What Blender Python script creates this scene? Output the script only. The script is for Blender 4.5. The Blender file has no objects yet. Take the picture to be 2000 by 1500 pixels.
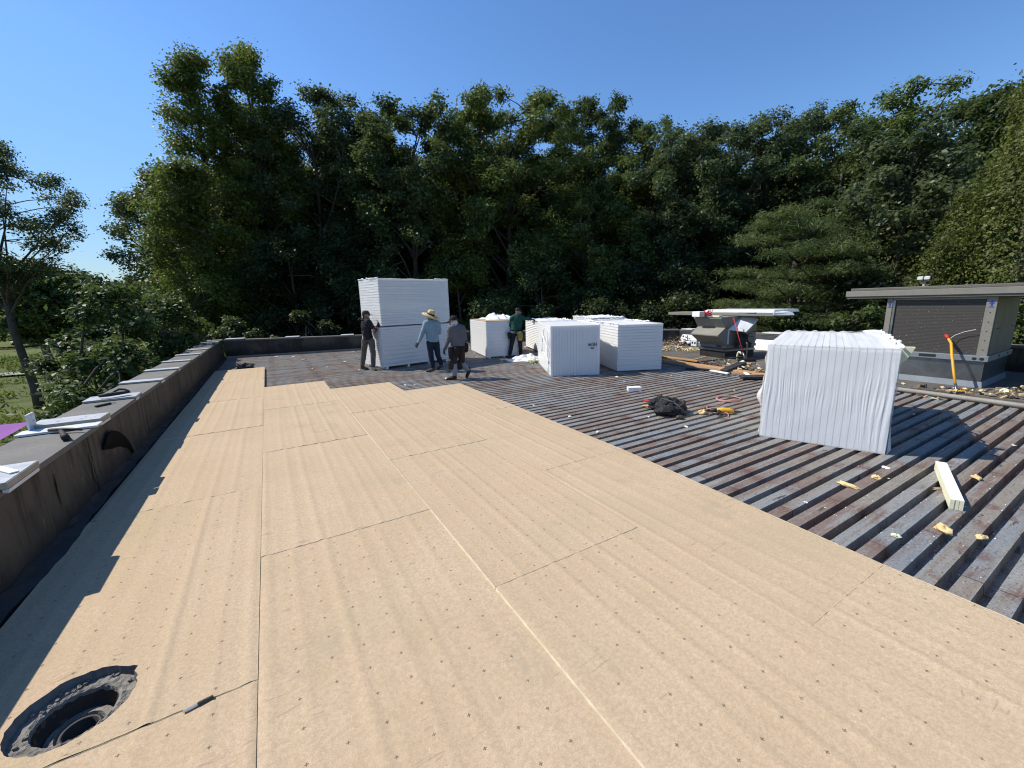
import bpy, bmesh, math, random
import numpy as np
from mathutils import Vector, Matrix

R = math.radians
sc = bpy.context.scene
col = sc.collection

# ------------------------------------------------------------------ camera
cd = bpy.data.cameras.new('camera')
cam = bpy.data.objects.new('camera', cd)
col.objects.link(cam)
cd.sensor_width = 36.0
cd.lens = 36.0 * 792.77 / 2000.0
cd.clip_start = 0.05
cd.clip_end = 3000
_f = Vector((0.49828326, 0.84493308, -0.19442706))
_r = Vector((0.85851009, -0.51216147, -0.02551576))
_u = Vector((0.12113716, 0.15420352, 0.98058506))
_m = Matrix((_r, _u, -_f)).transposed().to_4x4()
_m.translation = Vector((0, 0, 1.749))
cam.matrix_world = _m
sc.camera = cam

# ------------------------------------------------------------------ sky, sun, exposure
SUN = Vector((-0.62, 0.60, 1.0)).normalized()
elev = math.asin(SUN.z)
azim = math.atan2(SUN.x, SUN.y)
world = bpy.data.worlds.new('World')
sc.world = world
world.use_nodes = True
wn = world.node_tree
sky = wn.nodes.new('ShaderNodeTexSky')
sky.sky_type = 'NISHITA'
sky.sun_disc = False
sky.sun_elevation = elev
sky.sun_rotation = azim
sky.air_density = 1.0
sky.dust_density = 0.1
sky.altitude = 600
sky.ozone_density = 3.0
bg = wn.nodes['Background']
bg.inputs['Strength'].default_value = 0.15
hsv = wn.nodes.new('ShaderNodeHueSaturation')
hsv.inputs['Saturation'].default_value = 1.16
hsv.inputs['Hue'].default_value = 0.503
wn.links.new(sky.outputs[0], hsv.inputs['Color'])
# the bright band near the horizon is rolled off, evenly all round
bw = wn.nodes.new('ShaderNodeRGBToBW'); wn.links.new(hsv.outputs[0], bw.inputs[0])
def _m(op, a, b):
    n_ = wn.nodes.new('ShaderNodeMath'); n_.operation = op
    for i_, v_ in enumerate((a, b)):
        if isinstance(v_, float): n_.inputs[i_].default_value = v_
        else: wn.links.new(v_, n_.inputs[i_])
    return n_.outputs[0]
roll = _m('DIVIDE', 1.0, _m('ADD', 1.0, _m('MULTIPLY', _m('MAXIMUM', _m('SUBTRACT', bw.outputs[0], 2.6), 0.0), 0.20)))
vm = wn.nodes.new('ShaderNodeVectorMath'); vm.operation = 'SCALE'
wn.links.new(hsv.outputs[0], vm.inputs[0]); wn.links.new(roll, vm.inputs['Scale'])
wn.links.new(vm.outputs[0], bg.inputs[0])
sd = bpy.data.lights.new('sun', 'SUN')
sd.energy = 4.6
sd.angle = R(0.5)
sd.color = (1.0, 0.94, 0.84)
so = bpy.data.objects.new('sun', sd)
so.rotation_euler = (-SUN).to_track_quat('-Z', 'Y').to_euler()
col.objects.link(so)
sc.view_settings.view_transform = 'Standard'
sc.view_settings.look = 'None'
sc.view_settings.gamma = 1
sc.view_settings.use_curve_mapping = False
sc.view_settings.exposure = 0.36
sc.cycles.transparent_max_bounces = 12
sc.cycles.max_bounces = 6
sc.cycles.filter_width = 1.15

# ------------------------------------------------------------------ helpers
def link(o, parent=None):
    col.objects.link(o)
    if parent is not None:
        o.parent = parent
    return o

def tag(o, label=None, cat=None, group=None, kind=None):
    if label: o['label'] = label
    if cat: o['category'] = cat
    if group: o['group'] = group
    if kind: o['kind'] = kind
    return o

def thing(name, label, cat, loc=(0, 0, 0), rz=0.0, group=None):
    o = bpy.data.objects.new(name, None)
    o.empty_display_size = 0.2
    o.location = loc
    o.rotation_euler = (0, 0, rz)
    link(o)
    return tag(o, label, cat, group)

class MB:
    """collects verts and faces for one mesh"""
    def __init__(s):
        s.v = []; s.f = []; s.mi = []; s.cur = 0
    def add(s, vs, fs):
        b = len(s.v)
        s.v += [tuple(p) for p in vs]
        s.f += [tuple(i + b for i in f) for f in fs]
        s.mi += [s.cur] * len(fs)
        return s
    def box(s, x0, x1, y0, y1, z0, z1):
        return s.add([(x0, y0, z0), (x1, y0, z0), (x1, y1, z0), (x0, y1, z0), (x0, y0, z1), (x1, y0, z1), (x1, y1, z1), (x0, y1, z1)],
                     [(0, 3, 2, 1), (4, 5, 6, 7), (0, 1, 5, 4), (1, 2, 6, 5), (2, 3, 7, 6), (3, 0, 4, 7)])
    def hexa(s, p):
        return s.add(p, [(0, 3, 2, 1), (4, 5, 6, 7), (0, 1, 5, 4), (1, 2, 6, 5), (2, 3, 7, 6), (3, 0, 4, 7)])
    def beam(s, a, b, w, h, up=(0, 0, 1)):
        a = Vector(a); b = Vector(b); d = (b - a).normalized(); up = Vector(up)
        x = d.cross(up)
        if x.length < 1e-4: x = d.cross(Vector((1, 0, 0)))
        x.normalize(); y = x.cross(d)
        x = x * w / 2; y = y * h / 2
        return s.hexa([a - x - y, a + x - y, b + x - y, b - x - y, a - x + y, a + x + y, b + x + y, b - x + y])
    def tube(s, pts, rad, n=8, cap=True):
        pts = [Vector(p) for p in pts]
        if not hasattr(rad, '__len__'): rad = [rad] * len(pts)
        vs = []; fs = []
        pr = None
        for i, p in enumerate(pts):
            d = (pts[min(i + 1, len(pts) - 1)] - pts[max(i - 1, 0)])
            if d.length < 1e-9: d = Vector((0, 0, 1))
            d.normalize()
            if pr is None:
                pr = d.cross(Vector((0.31, 0.17, 0.93)))
                if pr.length < 1e-3: pr = d.cross(Vector((1, 0, 0)))
            pr = pr - d * pr.dot(d); pr.normalize()
            q = d.cross(pr)
            for k in range(n):
                a = 2 * math.pi * k / n
                vs.append(p + (pr * math.cos(a) + q * math.sin(a)) * rad[i])
        for i in range(len(pts) - 1):
            for k in range(n):
                k2 = (k + 1) % n
                fs.append((i * n + k, i * n + k2, (i + 1) * n + k2, (i + 1) * n + k))
        if cap:
            fs.append(tuple(reversed(range(n)))); fs.append(tuple((len(pts) - 1) * n + k for k in range(n)))
        return s.add(vs, fs)
    def lathe(s, prof, n=24, c=(0, 0, 0)):
        vs = []; fs = []
        for r, z in prof:
            for k in range(n):
                a = 2 * math.pi * k / n
                vs.append((c[0] + r * math.cos(a), c[1] + r * math.sin(a), c[2] + z))
        for i in range(len(prof) - 1):
            for k in range(n):
                k2 = (k + 1) % n
                fs.append((i * n + k, i * n + k2, (i + 1) * n + k2, (i + 1) * n + k))
        return s.add(vs, fs)
    def blob(s, c, r, rng, amp=0.25, n=7, m=5):
        vs = []; fs = []
        for i in range(m + 1):
            th = math.pi * i / m
            for k in range(n):
                ph = 2 * math.pi * k / n
                q = 1 + rng.uniform(-amp, amp)
                vs.append((c[0] + r[0] * q * math.sin(th) * math.cos(ph), c[1] + r[1] * q * math.sin(th) * math.sin(ph), c[2] + r[2] * q * math.cos(th)))
        for i in range(m):
            for k in range(n):
                k2 = (k + 1) % n
                fs.append((i * n + k, (i + 1) * n + k, (i + 1) * n + k2, i * n + k2))
        return s.add(vs, fs)
    def mesh(s, name, mats, smooth=False):
        me = bpy.data.meshes.new(name)
        me.from_pydata(s.v, [], s.f)
        if not isinstance(mats, (list, tuple)): mats = [mats]
        for m in mats: me.materials.append(m)
        if len(mats) > 1: me.polygons.foreach_set('material_index', s.mi)
        if smooth: me.polygons.foreach_set('use_smooth', [True] * len(me.polygons))
        me.update()
        return me
    def build(s, name, mats, parent=None, smooth=False, bevel=0, loc=None, rz=0):
        o = bpy.data.objects.new(name, s.mesh(name, mats, smooth))
        link(o, parent)
        if loc is not None: o.location = loc
        if rz: o.rotation_euler = (0, 0, rz)
        if bevel:
            b = o.modifiers.new('bevel', 'BEVEL'); b.width = bevel; b.segments = 2; b.limit_method = 'ANGLE'
        return o

# ---- shader helper
class G:
    def __init__(s, name):
        s.m = bpy.data.materials.new(name)
        s.m.use_nodes = True
        s.nt = s.m.node_tree
        s.b = s.nt.nodes['Principled BSDF']
        s.out = s.nt.nodes['Material Output']
        s.b.inputs['Specular IOR Level'].default_value = 0.3
    def n(s, t, **kw):
        nd = s.nt.nodes.new('ShaderNode' + t)
        for k, v in kw.items(): setattr(nd, k, v)
        return nd
    def put(s, sock, v):
        if isinstance(v, bpy.types.NodeSocket): s.nt.links.new(v, sock)
        else:
            if isinstance(v, tuple) and len(v) == 3 and sock.type == 'RGBA': v = v + (1,)
            sock.default_value = v
    def M(s, op, a, b=0.0, c=0.0, clamp=False):
        nd = s.n('Math', operation=op, use_clamp=clamp)
        s.put(nd.inputs[0], a); s.put(nd.inputs[1], b); s.put(nd.inputs[2], c)
        return nd.outputs[0]
    def mix(s, f, a, b, blend='MIX'):
        nd = s.n('Mix', data_type='RGBA', blend_type=blend)
        s.put(nd.inputs[0], f); s.put(nd.inputs[6], a); s.put(nd.inputs[7], b)
        return nd.outputs[2]
    def ramp(s, f, lo, hi, a=0.0, b=1.0):
        nd = s.n('MapRange', interpolation_type='SMOOTHSTEP')
        s.put(nd.inputs[0], f); s.put(nd.inputs[1], lo); s.put(nd.inputs[2], hi); s.put(nd.inputs[3], a); s.put(nd.inputs[4], b)
        return nd.outputs[0]
    def coord(s, kind='Object', scale=(1, 1, 1), rnd=False):
        tc = s.n('TexCoord') if kind != 'World' else s.n('NewGeometry')
        v = tc.outputs['Position'] if kind == 'World' else tc.outputs[kind]
        if rnd:
            oi = s.n('ObjectInfo')
            ml = s.n('VectorMath', operation='MULTIPLY'); s.put(ml.inputs[0], (57.0, 31.0, 13.0)); s.nt.links.new(oi.outputs['Random'], ml.inputs[1])
            ad = s.n('VectorMath', operation='ADD'); s.nt.links.new(v, ad.inputs[0]); s.nt.links.new(ml.outputs[0], ad.inputs[1]); v = ad.outputs[0]
        if scale != (1, 1, 1):
            mp = s.n('VectorMath', operation='MULTIPLY'); s.nt.links.new(v, mp.inputs[0]); s.put(mp.inputs[1], scale); v = mp.outputs[0]
        return v
    def noise(s, v, sc_=1.0, det=4.0, rough=0.55, dist=0.0):
        nd = s.n('TexNoise'); s.nt.links.new(v, nd.inputs['Vector'])
        nd.inputs['Scale'].default_value = sc_; nd.inputs['Detail'].default_value = det; nd.inputs['Roughness'].default_value = rough
        nd.inputs['Distortion'].default_value = dist
        return nd.outputs[0]
    def vor(s, v, sc_=1.0, feat='F1'):
        nd = s.n('TexVoronoi', feature=feat); s.nt.links.new(v, nd.inputs['Vector']); nd.inputs['Scale'].default_value = sc_
        return nd.outputs[0]
    def bump(s, h, strength=0.3, dist=0.01):
        nd = s.n('Bump'); s.put(nd.inputs['Height'], h); nd.inputs['Strength'].default_value = strength; nd.inputs['Distance'].default_value = dist
        s.nt.links.new(nd.outputs[0], s.b.inputs['Normal'])
    def fin(s, color, rough=0.7, metal=0.0, spec=None):
        s.put(s.b.inputs['Base Color'], color); s.put(s.b.inputs['Roughness'], rough); s.put(s.b.inputs['Metallic'], metal)
        if spec is not None: s.b.inputs['Specular IOR Level'].default_value = spec
        return s.m

def dirty(name, a, b, scale=3.0, rough=0.7, metal=0.0, fine=40.0, bump=0.1, spec=None, spots=None, coord='Object'):
    """two-tone noise material with fine grain"""
    g = G(name)
    v = g.coord(coord, rnd=(coord == 'Object'))
    c = g.mix(g.ramp(g.noise(v, scale, 5, 0.6), 0.3, 0.7), a, b)
    fn = g.noise(v, fine, 3, 0.6)
    c = g.mix(g.ramp(fn, 0.35, 0.75, 0.0, 0.35), c, tuple(x * 0.6 for x in a))
    if spots: c = g.mix(g.ramp(g.noise(v, spots[1], 3, 0.6), spots[2], spots[2] + 0.06), c, spots[0])
    if bump: g.bump(fn, bump, 0.01)
    return g.fin(c, rough, metal, spec)

# ------------------------------------------------------------------ materials
def tan_facer(name, marks):
    g = G(name)
    v = g.coord('Object', rnd=True)
    c = g.mix(g.ramp(g.noise(v, 1.3, 4, 0.6), 0.3, 0.7), (0.528, 0.398, 0.266), (0.580, 0.448, 0.310))
    c = g.mix(g.ramp(g.noise(v, 2.1, 3, 0.5, 0.4), 0.52, 0.72, 0.0, 0.5), c, (0.59, 0.42, 0.31))
    c = g.mix(g.ramp(g.noise(v, 1.1, 3, 0.5, 0.2), 0.54, 0.70, 0.0, 0.45), c, (0.445, 0.375, 0.232))
    c = g.mix(g.ramp(g.noise(v, 55, 4, 0.7), 0.3, 0.72, 0.0, 0.7), c, (0.385, 0.29, 0.175))
    c = g.mix(g.ramp(g.noise(v, 210, 3, 0.7), 0.38, 0.72, 0.0, 0.7), c, (0.33, 0.245, 0.145))
    # scuffs and boot stains
    st = g.M('MULTIPLY', g.ramp(g.noise(v, 1.9, 5, 0.65, 0.3), 0.60, 0.68), g.ramp(g.noise(v, 14, 3, 0.6), 0.3, 0.6, 0.3, 1.0))
    c = g.mix(g.M('MULTIPLY', st, 0.5), c, (0.36, 0.285, 0.20))
    vs = g.coord('Object', (1.0, 7.0, 1.0), rnd=True)
    sf = g.M('MULTIPLY', g.ramp(g.noise(vs, 5.0, 2, 0.4, 1.5), 0.665, 0.69), g.ramp(g.noise(v, 2.7, 2, 0.5), 0.55, 0.6))
    c = g.mix(g.M('MULTIPLY', sf, 0.5), c, (0.27, 0.2, 0.14))
    # pale flecks and dark specks
    c = g.mix(g.M('MULTIPLY', g.ramp(g.vor(v, 19), 0.035, 0.06, 0.7, 0.0), g.ramp(g.noise(v, 3.1, 2), 0.5, 0.6)), c, (0.74, 0.68, 0.55))
    c = g.mix(g.ramp(g.vor(v, 14.3), 0.03, 0.05, 0.55, 0.0), c, (0.2, 0.14, 0.09))
    if marks:
        tc = g.n('TexCoord'); sp = g.n('SeparateXYZ'); g.nt.links.new(tc.outputs['Object'], sp.inputs[0])
        nz = g.n('SeparateXYZ')
        def cell(sock, step, off):
            a = g.M('DIVIDE', g.M('ADD', sock, off), step)
            fl = g.M('FLOOR', a)
            return g.M('MULTIPLY', g.M('SUBTRACT', g.M('SUBTRACT', a, fl), 0.5), step), fl
        u, fu = cell(sp.outputs[0], 0.1495, 0.061)
        w, fw = cell(sp.outputs[1], 0.1535, 0.03)
        cv = g.n('CombineXYZ'); g.nt.links.new(fu, cv.inputs[0]); g.nt.links.new(fw, cv.inputs[1])
        wn_ = g.n('TexWhiteNoise', noise_dimensions='3D'); g.nt.links.new(cv.outputs[0], wn_.inputs[0])
        s3 = g.n('SeparateColor'); g.nt.links.new(wn_.outputs[1], s3.inputs[0])
        u = g.M('ADD', u, g.M('MULTIPLY', g.M('SUBTRACT', s3.outputs[0], 0.5), 0.006))
        w = g.M('ADD', w, g.M('MULTIPLY', g.M('SUBTRACT', s3.outputs[1], 0.5), 0.006))
        au = g.M('ABSOLUTE', u); aw = g.M('ABSOLUTE', w)
        ln = 0.0080; th = 0.0022
        h = g.M('MULTIPLY', g.M('LESS_THAN', au, ln), g.M('LESS_THAN', aw, th))
        k = g.M('MULTIPLY', g.M('LESS_THAN', aw, ln), g.M('LESS_THAN', au, th))
        cr = g.M('MAXIMUM', h, k)
        cr = g.M('MULTIPLY', cr, g.M('GREATER_THAN', s3.outputs[2], 0.08))
        cr = g.M('MULTIPLY', cr, g.M('LESS_THAN', g.M('ABSOLUTE', g.M('SUBTRACT', sp.outputs[0], 0.61)), 0.55))
        cr = g.M('MULTIPLY', cr, g.ramp(g.noise(v, 90, 2), 0.25, 0.5, 0.3, 0.75))
        c = g.mix(cr, c, (0.055, 0.045, 0.035))
    g.bump(g.noise(v, 120, 3, 0.7), 0.12, 0.004)
    return g.fin(c, 0.82, 0, 0.15)

def board_edge():
    g = G('foam_edge')
    v = g.coord('Object', rnd=True)
    c = g.mix(g.ramp(g.noise(v, 20, 4), 0.3, 0.7), (0.80, 0.74, 0.58), (0.68, 0.62, 0.46))
    return g.fin(c, 0.9, 0, 0.1)

def deck_paint():
    g = G('deck_paint')
    w = g.coord('World')
    v = g.coord('World', (0.55, 1.6, 1.0))
    vl = g.coord('World', (0.35, 6.5, 1.0))
    blue = g.mix(g.ramp(g.noise(v, 1.6, 3), 0.35, 0.65), (0.185, 0.19, 0.198), (0.23, 0.222, 0.208))
    sp0 = g.n('SeparateXYZ'); g.nt.links.new(w, sp0.inputs[0])
    rib = g.M('FLOOR', g.M('DIVIDE', g.M('ADD', sp0.outputs[1], 0.0445), 0.1525))
    wn1 = g.n('TexWhiteNoise', noise_dimensions='1D'); g.put(wn1.inputs['W'], rib)
    sx = g.M('ADD', g.M('DIVIDE', sp0.outputs[0], 1.52), g.M('MULTIPLY', g.M('FLOOR', g.M('MULTIPLY', wn1.outputs[0], 3.0)), 0.31))
    sx = g.M('ADD', sx, g.M('MULTIPLY', wn1.outputs[0], 0.05))
    cvx = g.n('CombineXYZ'); g.nt.links.new(rib, cvx.inputs[0]); g.nt.links.new(g.M('FLOOR', sx), cvx.inputs[1])
    wn2 = g.n('TexWhiteNoise', noise_dimensions='3D'); g.nt.links.new(cvx.outputs[0], wn2.inputs[0])
    sc2 = g.n('SeparateColor'); g.nt.links.new(wn2.outputs[1], sc2.inputs[0])
    r1, r2, r3 = sc2.outputs[0], sc2.outputs[1], sc2.outputs[2]
    c = g.mix(r1, (0.18, 0.197, 0.208), (0.242, 0.238, 0.224))
    n1 = g.noise(vl, 1.1, 4, 0.6)
    c = g.mix(g.ramp(g.M('ADD', n1, g.M('MULTIPLY', r2, 0.30)), 0.60, 0.74, 0.0, 0.8), c, (0.22, 0.19, 0.152))
    c = g.mix(g.ramp(g.M('ADD', g.noise(vl, 1.6, 5, 0.65, 0.4), g.M('MULTIPLY', r3, 0.34)), 0.655, 0.80, 0.0, 0.85), c, (0.175, 0.118, 0.09))
    # end laps on each rib: thin dark joint with a rusty halo
    fe = g.M('ABSOLUTE', g.M('SUBTRACT', g.M('FRACT', sx), 0.5))
    c = g.mix(g.M('MULTIPLY', g.ramp(fe, 0.36, 0.5), g.ramp(g.noise(v, 4.0, 4, 0.7), 0.40, 0.62, 0.0, 0.9)), c, (0.125, 0.065, 0.048))
    c = g.mix(g.ramp(fe, 0.4945, 0.4975, 0.0, 0.8), c, (0.05, 0.03, 0.025))
    # fastener lines across the ribs over the joists, rusty
    sp = g.n('SeparateXYZ'); g.nt.links.new(w, sp.inputs[0])
    wob = g.M('MULTIPLY', g.M('SUBTRACT', g.noise(w, 0.9, 3), 0.5), 0.10)
    fx = g.M('ABSOLUTE', g.M('SUBTRACT', g.M('FRACT', g.M('DIVIDE', g.M('ADD', g.M('ADD', sp.outputs[0], 1.55), wob), 1.0)), 0.5))
    ln = g.ramp(fx, 0.02, 0.13, 1.0, 0.0)
    c = g.mix(g.M('MULTIPLY', ln, g.ramp(g.noise(v, 3.0, 4, 0.6), 0.45, 0.64, 0.0, 0.7)), c, (0.115, 0.058, 0.044))
    c = g.mix(g.ramp(g.noise(w, 2.6, 6, 0.7), 0.61, 0.68, 0.0, 0.7), c, (0.15, 0.08, 0.055))
    # bitumen smears and pale dust
    c = g.mix(g.M('MULTIPLY', g.ramp(g.noise(g.coord('World', (2.2, 9, 1)), 1.7, 5, 0.7, 0.5), 0.60, 0.64), g.ramp(g.noise(w, 1.1, 2), 0.45, 0.6)), c, (0.045, 0.042, 0.042))
    c = g.mix(g.ramp(g.noise(g.coord('World', (1, 3, 1)), 14, 5, 0.8), 0.5, 0.72, 0.0, 0.6), c, (0.27, 0.255, 0.235))
    c = g.mix(g.ramp(g.noise(g.coord('World', (1.5, 6, 1)), 9, 5, 0.8, 0.6), 0.60, 0.66, 0.0, 0.8), c, (0.055, 0.05, 0.048))
    c = g.mix(g.ramp(g.noise(w, 75, 2, 0.6), 0.64, 0.70, 0.0, 0.7), c, (0.5, 0.47, 0.42))
    c = g.mix(g.ramp(g.noise(w, 48, 3, 0.7), 0.36, 0.46, 0.6, 0.0), c, (0.07, 0.062, 0.056))
    c = g.mix(g.ramp(g.noise(g.coord('World', (.6, 7, 1)), 3.2, 5, 0.75, 0.3), 0.57, 0.63, 0.0, 0.55), c, (0.30, 0.28, 0.25))
    c = g.mix(g.ramp(g.noise(w, 11, 5, 0.75), 0.30, 0.44, 0.45, 0.0), c, (0.09, 0.075, 0.065))
    g.bump(g.noise(w, 40, 4, 0.7), 0.15, 0.004)
    return g.fin(c, g.ramp(g.noise(w, 6, 4), 0.3, 0.7, 0.55, 0.85), 0.0, 0.25)

def parapet_skin():
    g = G('parapet_tar')
    w = g.coord('World')
    vv = g.coord('World', (1.0, 3.0, 0.55))
    c = g.mix(g.ramp(g.noise(w, 1.2, 5, 0.6), 0.3, 0.7), (0.052, 0.046, 0.037), (0.088, 0.077, 0.06))
    c = g.mix(g.ramp(g.noise(vv, 2.6, 5, 0.65, 0.4), 0.46, 0.64, 0.0, 0.85), c, (0.022, 0.020, 0.018))
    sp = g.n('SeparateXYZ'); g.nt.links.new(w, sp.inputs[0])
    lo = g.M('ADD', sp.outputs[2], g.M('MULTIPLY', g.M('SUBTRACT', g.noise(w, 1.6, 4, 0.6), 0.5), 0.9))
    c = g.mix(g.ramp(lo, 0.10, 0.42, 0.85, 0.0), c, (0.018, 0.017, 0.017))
    c = g.mix(g.M('MULTIPLY', g.ramp(g.noise(g.coord('World', (1, 9, 0.9)), 2.2, 4, 0.7), 0.63, 0.7), g.ramp(g.noise(w, 3, 2), 0.4, 0.6)), c, (0.29, 0.26, 0.20))
    c = g.mix(g.ramp(g.noise(w, 9, 5, 0.75), 0.66, 0.74, 0.0, 0.6), c, (0.3, 0.27, 0.22))
    g.bump(g.noise(w, 18, 5, 0.7), 0.35, 0.02)
    return g.fin(c, 0.75, 0, 0.3)

def film(op=0.5, name='thin_wrap_film'):
    g = G(name)
    v = g.coord('Object', rnd=True)
    c = g.mix(g.ramp(g.noise(v, 3, 4), 0.3, 0.7), (0.86, 0.87, 0.88), (0.90, 0.90, 0.90))
    g.fin(c, 0.32, 0, 0.45)
    g.bump(g.noise(v, 26, 4, 0.6, 0.6), 0.12, 0.012)
    tr = g.n('BsdfTransparent'); mx = g.n('MixShader')
    g.put(mx.inputs[0], op)
    g.nt.links.new(tr.outputs[0], mx.inputs[1]); g.nt.links.new(g.b.outputs[0], mx.inputs[2])
    g.nt.links.new(mx.outputs[0], g.out.inputs[0])
    return g.m

def leaf(name, a, b, trans=0.42, rough=0.5):
    g = G(name)
    at = g.n('Attribute', attribute_name='tint')
    oi = g.n('ObjectInfo')
    f = g.M('ADD', g.M('MULTIPLY', at.outputs['Fac'], 0.8), g.M('MULTIPLY', oi.outputs['Random'], 0.25), clamp=True)
    c = g.mix(f, a, b)
    g.fin(c, rough, 0, 0.28)
    tl = g.n('BsdfTranslucent'); mx = g.n('MixShader'); g.put(mx.inputs[0], trans)
    tcol = g.mix(0.5, c, (0.10, 0.14, 0.02)); g.put(tl.inputs[0], tcol)
    g.nt.links.new(g.b.outputs[0], mx.inputs[1]); g.nt.links.new(tl.outputs[0], mx.inputs[2])
    g.nt.links.new(mx.outputs[0], g.out.inputs[0])
    return g.m

def grass_mat():
    g = G('lawn_grass')
    w = g.coord('World')
    c = g.mix(g.ramp(g.noise(w, 0.12, 5, 0.6), 0.35, 0.65), (0.075, 0.10, 0.028), (0.13, 0.145, 0.045))
    c = g.mix(g.ramp(g.noise(w, 0.9, 5, 0.7), 0.4, 0.65, 0, 0.7), c, (0.05, 0.07, 0.02))
    c = g.mix(g.ramp(g.noise(w, 7, 4, 0.7), 0.4, 0.7, 0, 0.5), c, (0.16, 0.165, 0.06))
    g.bump(g.noise(w, 8, 5, 0.7), 0.6, 0.1)
    return g.fin(c, 0.9, 0, 0.1)

M_tan = tan_facer('tan_facer_marked', True)
M_tanp = tan_facer('tan_facer_plain', False)
M_edge = board_edge()
M_deck = deck_paint()
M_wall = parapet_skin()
M_film = film()
M_film_d = film(0.58, 'wrap_film')
M_grass = grass_mat()
M_cop = dirty('coping_grey', (0.135, 0.129, 0.116), (0.18, 0.17, 0.152), 1.6, 0.8, 0, 30, 0.25, spots=((0.12, 0.115, 0.105), 2.3, 0.62), coord='World')
M_plate = dirty('plate_metal', (0.50, 0.52, 0.54), (0.36, 0.38, 0.40), 7, 0.5, 0, 40, 0.08, spots=((0.16, 0.165, 0.17), 11, 0.62))
M_white = dirty('white_metal', (0.70, 0.71, 0.72), (0.58, 0.60, 0.62), 6, 0.45, 0, 60, 0.05, spots=((0.33, 0.34, 0.36), 9, 0.63))
M_wfoam = dirty('white_foam', (0.86, 0.86, 0.84), (0.80, 0.80, 0.78), 8, 0.85, 0, 60, 0.1)
M_yfoam = dirty('yellow_foam', (0.66, 0.46, 0.20), (0.72, 0.56, 0.30), 9, 0.9, 0, 60, 0.3)
M_pfoam = dirty('pale_foam', (0.74, 0.72, 0.52), (0.66, 0.66, 0.45), 9, 0.9, 0, 60, 0.2)
M_tar = dirty('black_tar', (0.018, 0.018, 0.019), (0.035, 0.033, 0.031), 5, 0.55, 0, 40, 0.5)
M_black = dirty('black_cloth', (0.016, 0.016, 0.018), (0.03, 0.029, 0.029), 7, 0.7, 0, 60, 0.3)
M_rub = dirty('black_rubber', (0.03, 0.03, 0.032), (0.06, 0.058, 0.055), 7, 0.6, 0, 60, 0.2)
M_hv = dirty('tan_grey_steel', (0.25, 0.235, 0.20), (0.215, 0.203, 0.172), 2.5, 0.5, 0, 50, 0.03, spots=((0.22, 0.20, 0.17), 4, 0.66))
M_hvd = dirty('shade_toned_steel', (0.15, 0.142, 0.122), (0.125, 0.118, 0.10), 2.5, 0.5, 0, 50, 0.03)  # darker copy of tan_grey_steel: shade of sunless side and underside put into colour
M_coil = None
M_galv = dirty('galvanized', (0.36, 0.38, 0.39), (0.24, 0.25, 0.25), 3.0, 0.30, 0.9, 14, 0.10, spots=((0.30, 0.24, 0.15), 2.2, 0.64))
M_base = dirty('painted_base_rail', (0.24, 0.265, 0.285), (0.20, 0.22, 0.235), 3, 0.5, 0.2, 40, 0.04)
M_oldroof = dirty('old_roof', (0.085, 0.078, 0.07), (0.16, 0.145, 0.125), 1.1, 0.85, 0, 12, 0.6, spots=((0.26, 0.22, 0.16), 1.7, 0.62), coord='World')
M_wood = dirty('raw_wood', (0.42, 0.23, 0.10), (0.52, 0.32, 0.15), 6, 0.8, 0, 40, 0.2, spots=((0.19, 0.08, 0.04), 8, 0.6))
M_woodg = dirty('weathered_wood', (0.25, 0.19, 0.13), (0.32, 0.25, 0.17), 5, 0.85, 0, 40, 0.2)
M_bark = dirty('bark', (0.065, 0.052, 0.042), (0.11, 0.09, 0.072), 5, 0.9, 0, 25, 0.7)
M_barkl = dirty('grey_bark', (0.13, 0.12, 0.105), (0.19, 0.175, 0.15), 5, 0.9, 0, 25, 0.7)
M_purple = dirty('purple_fabric', (0.20, 0.05, 0.27), (0.24, 0.065, 0.31), 2, 0.8, 0, 80, 0.05)
M_pipe = dirty('pipe_grey', (0.30, 0.28, 0.245), (0.24, 0.22, 0.19), 4, 0.6, 0, 40, 0.1)
M_yel = dirty('yellow_handle', (0.72, 0.38, 0.03), (0.62, 0.32, 0.03), 6, 0.45, 0, 60, 0.05)
M_red = dirty('red_plastic', (0.55, 0.03, 0.04), (0.45, 0.025, 0.03), 6, 0.45, 0, 60, 0.05)
M_conc = dirty('drain_concrete', (0.17, 0.155, 0.135), (0.27, 0.25, 0.22), 18, 0.9, 0, 70, 0.8, spots=((0.42, 0.36, 0.27), 30, 0.64))
M_path = dirty('path_concrete', (0.36, 0.35, 0.33), (0.30, 0.29, 0.27), 1.5, 0.9, 0, 20, 0.1, coord='World')
M_green = dirty('putting_turf', (0.13, 0.19, 0.10), (0.16, 0.21, 0.12), 0.8, 0.9, 0, 12, 0.1, coord='World')
M_straw = dirty('straw', (0.56, 0.40, 0.18), (0.66, 0.50, 0.26), 18, 0.8, 0, 90, 0.4)
M_skin = dirty('skin', (0.34, 0.19, 0.125), (0.30, 0.165, 0.11), 9, 0.55, 0, 70, 0.05)
M_hair = dirty('dark_hair', (0.012, 0.010, 0.009), (0.022, 0.018, 0.015), 20, 0.6, 0, 90, 0.3)
def cloth(name, c, k=0.72): return dirty(name, c, tuple(x * k for x in c), 7, 0.88, 0, 45, 0.35, spec=0.15)
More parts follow.
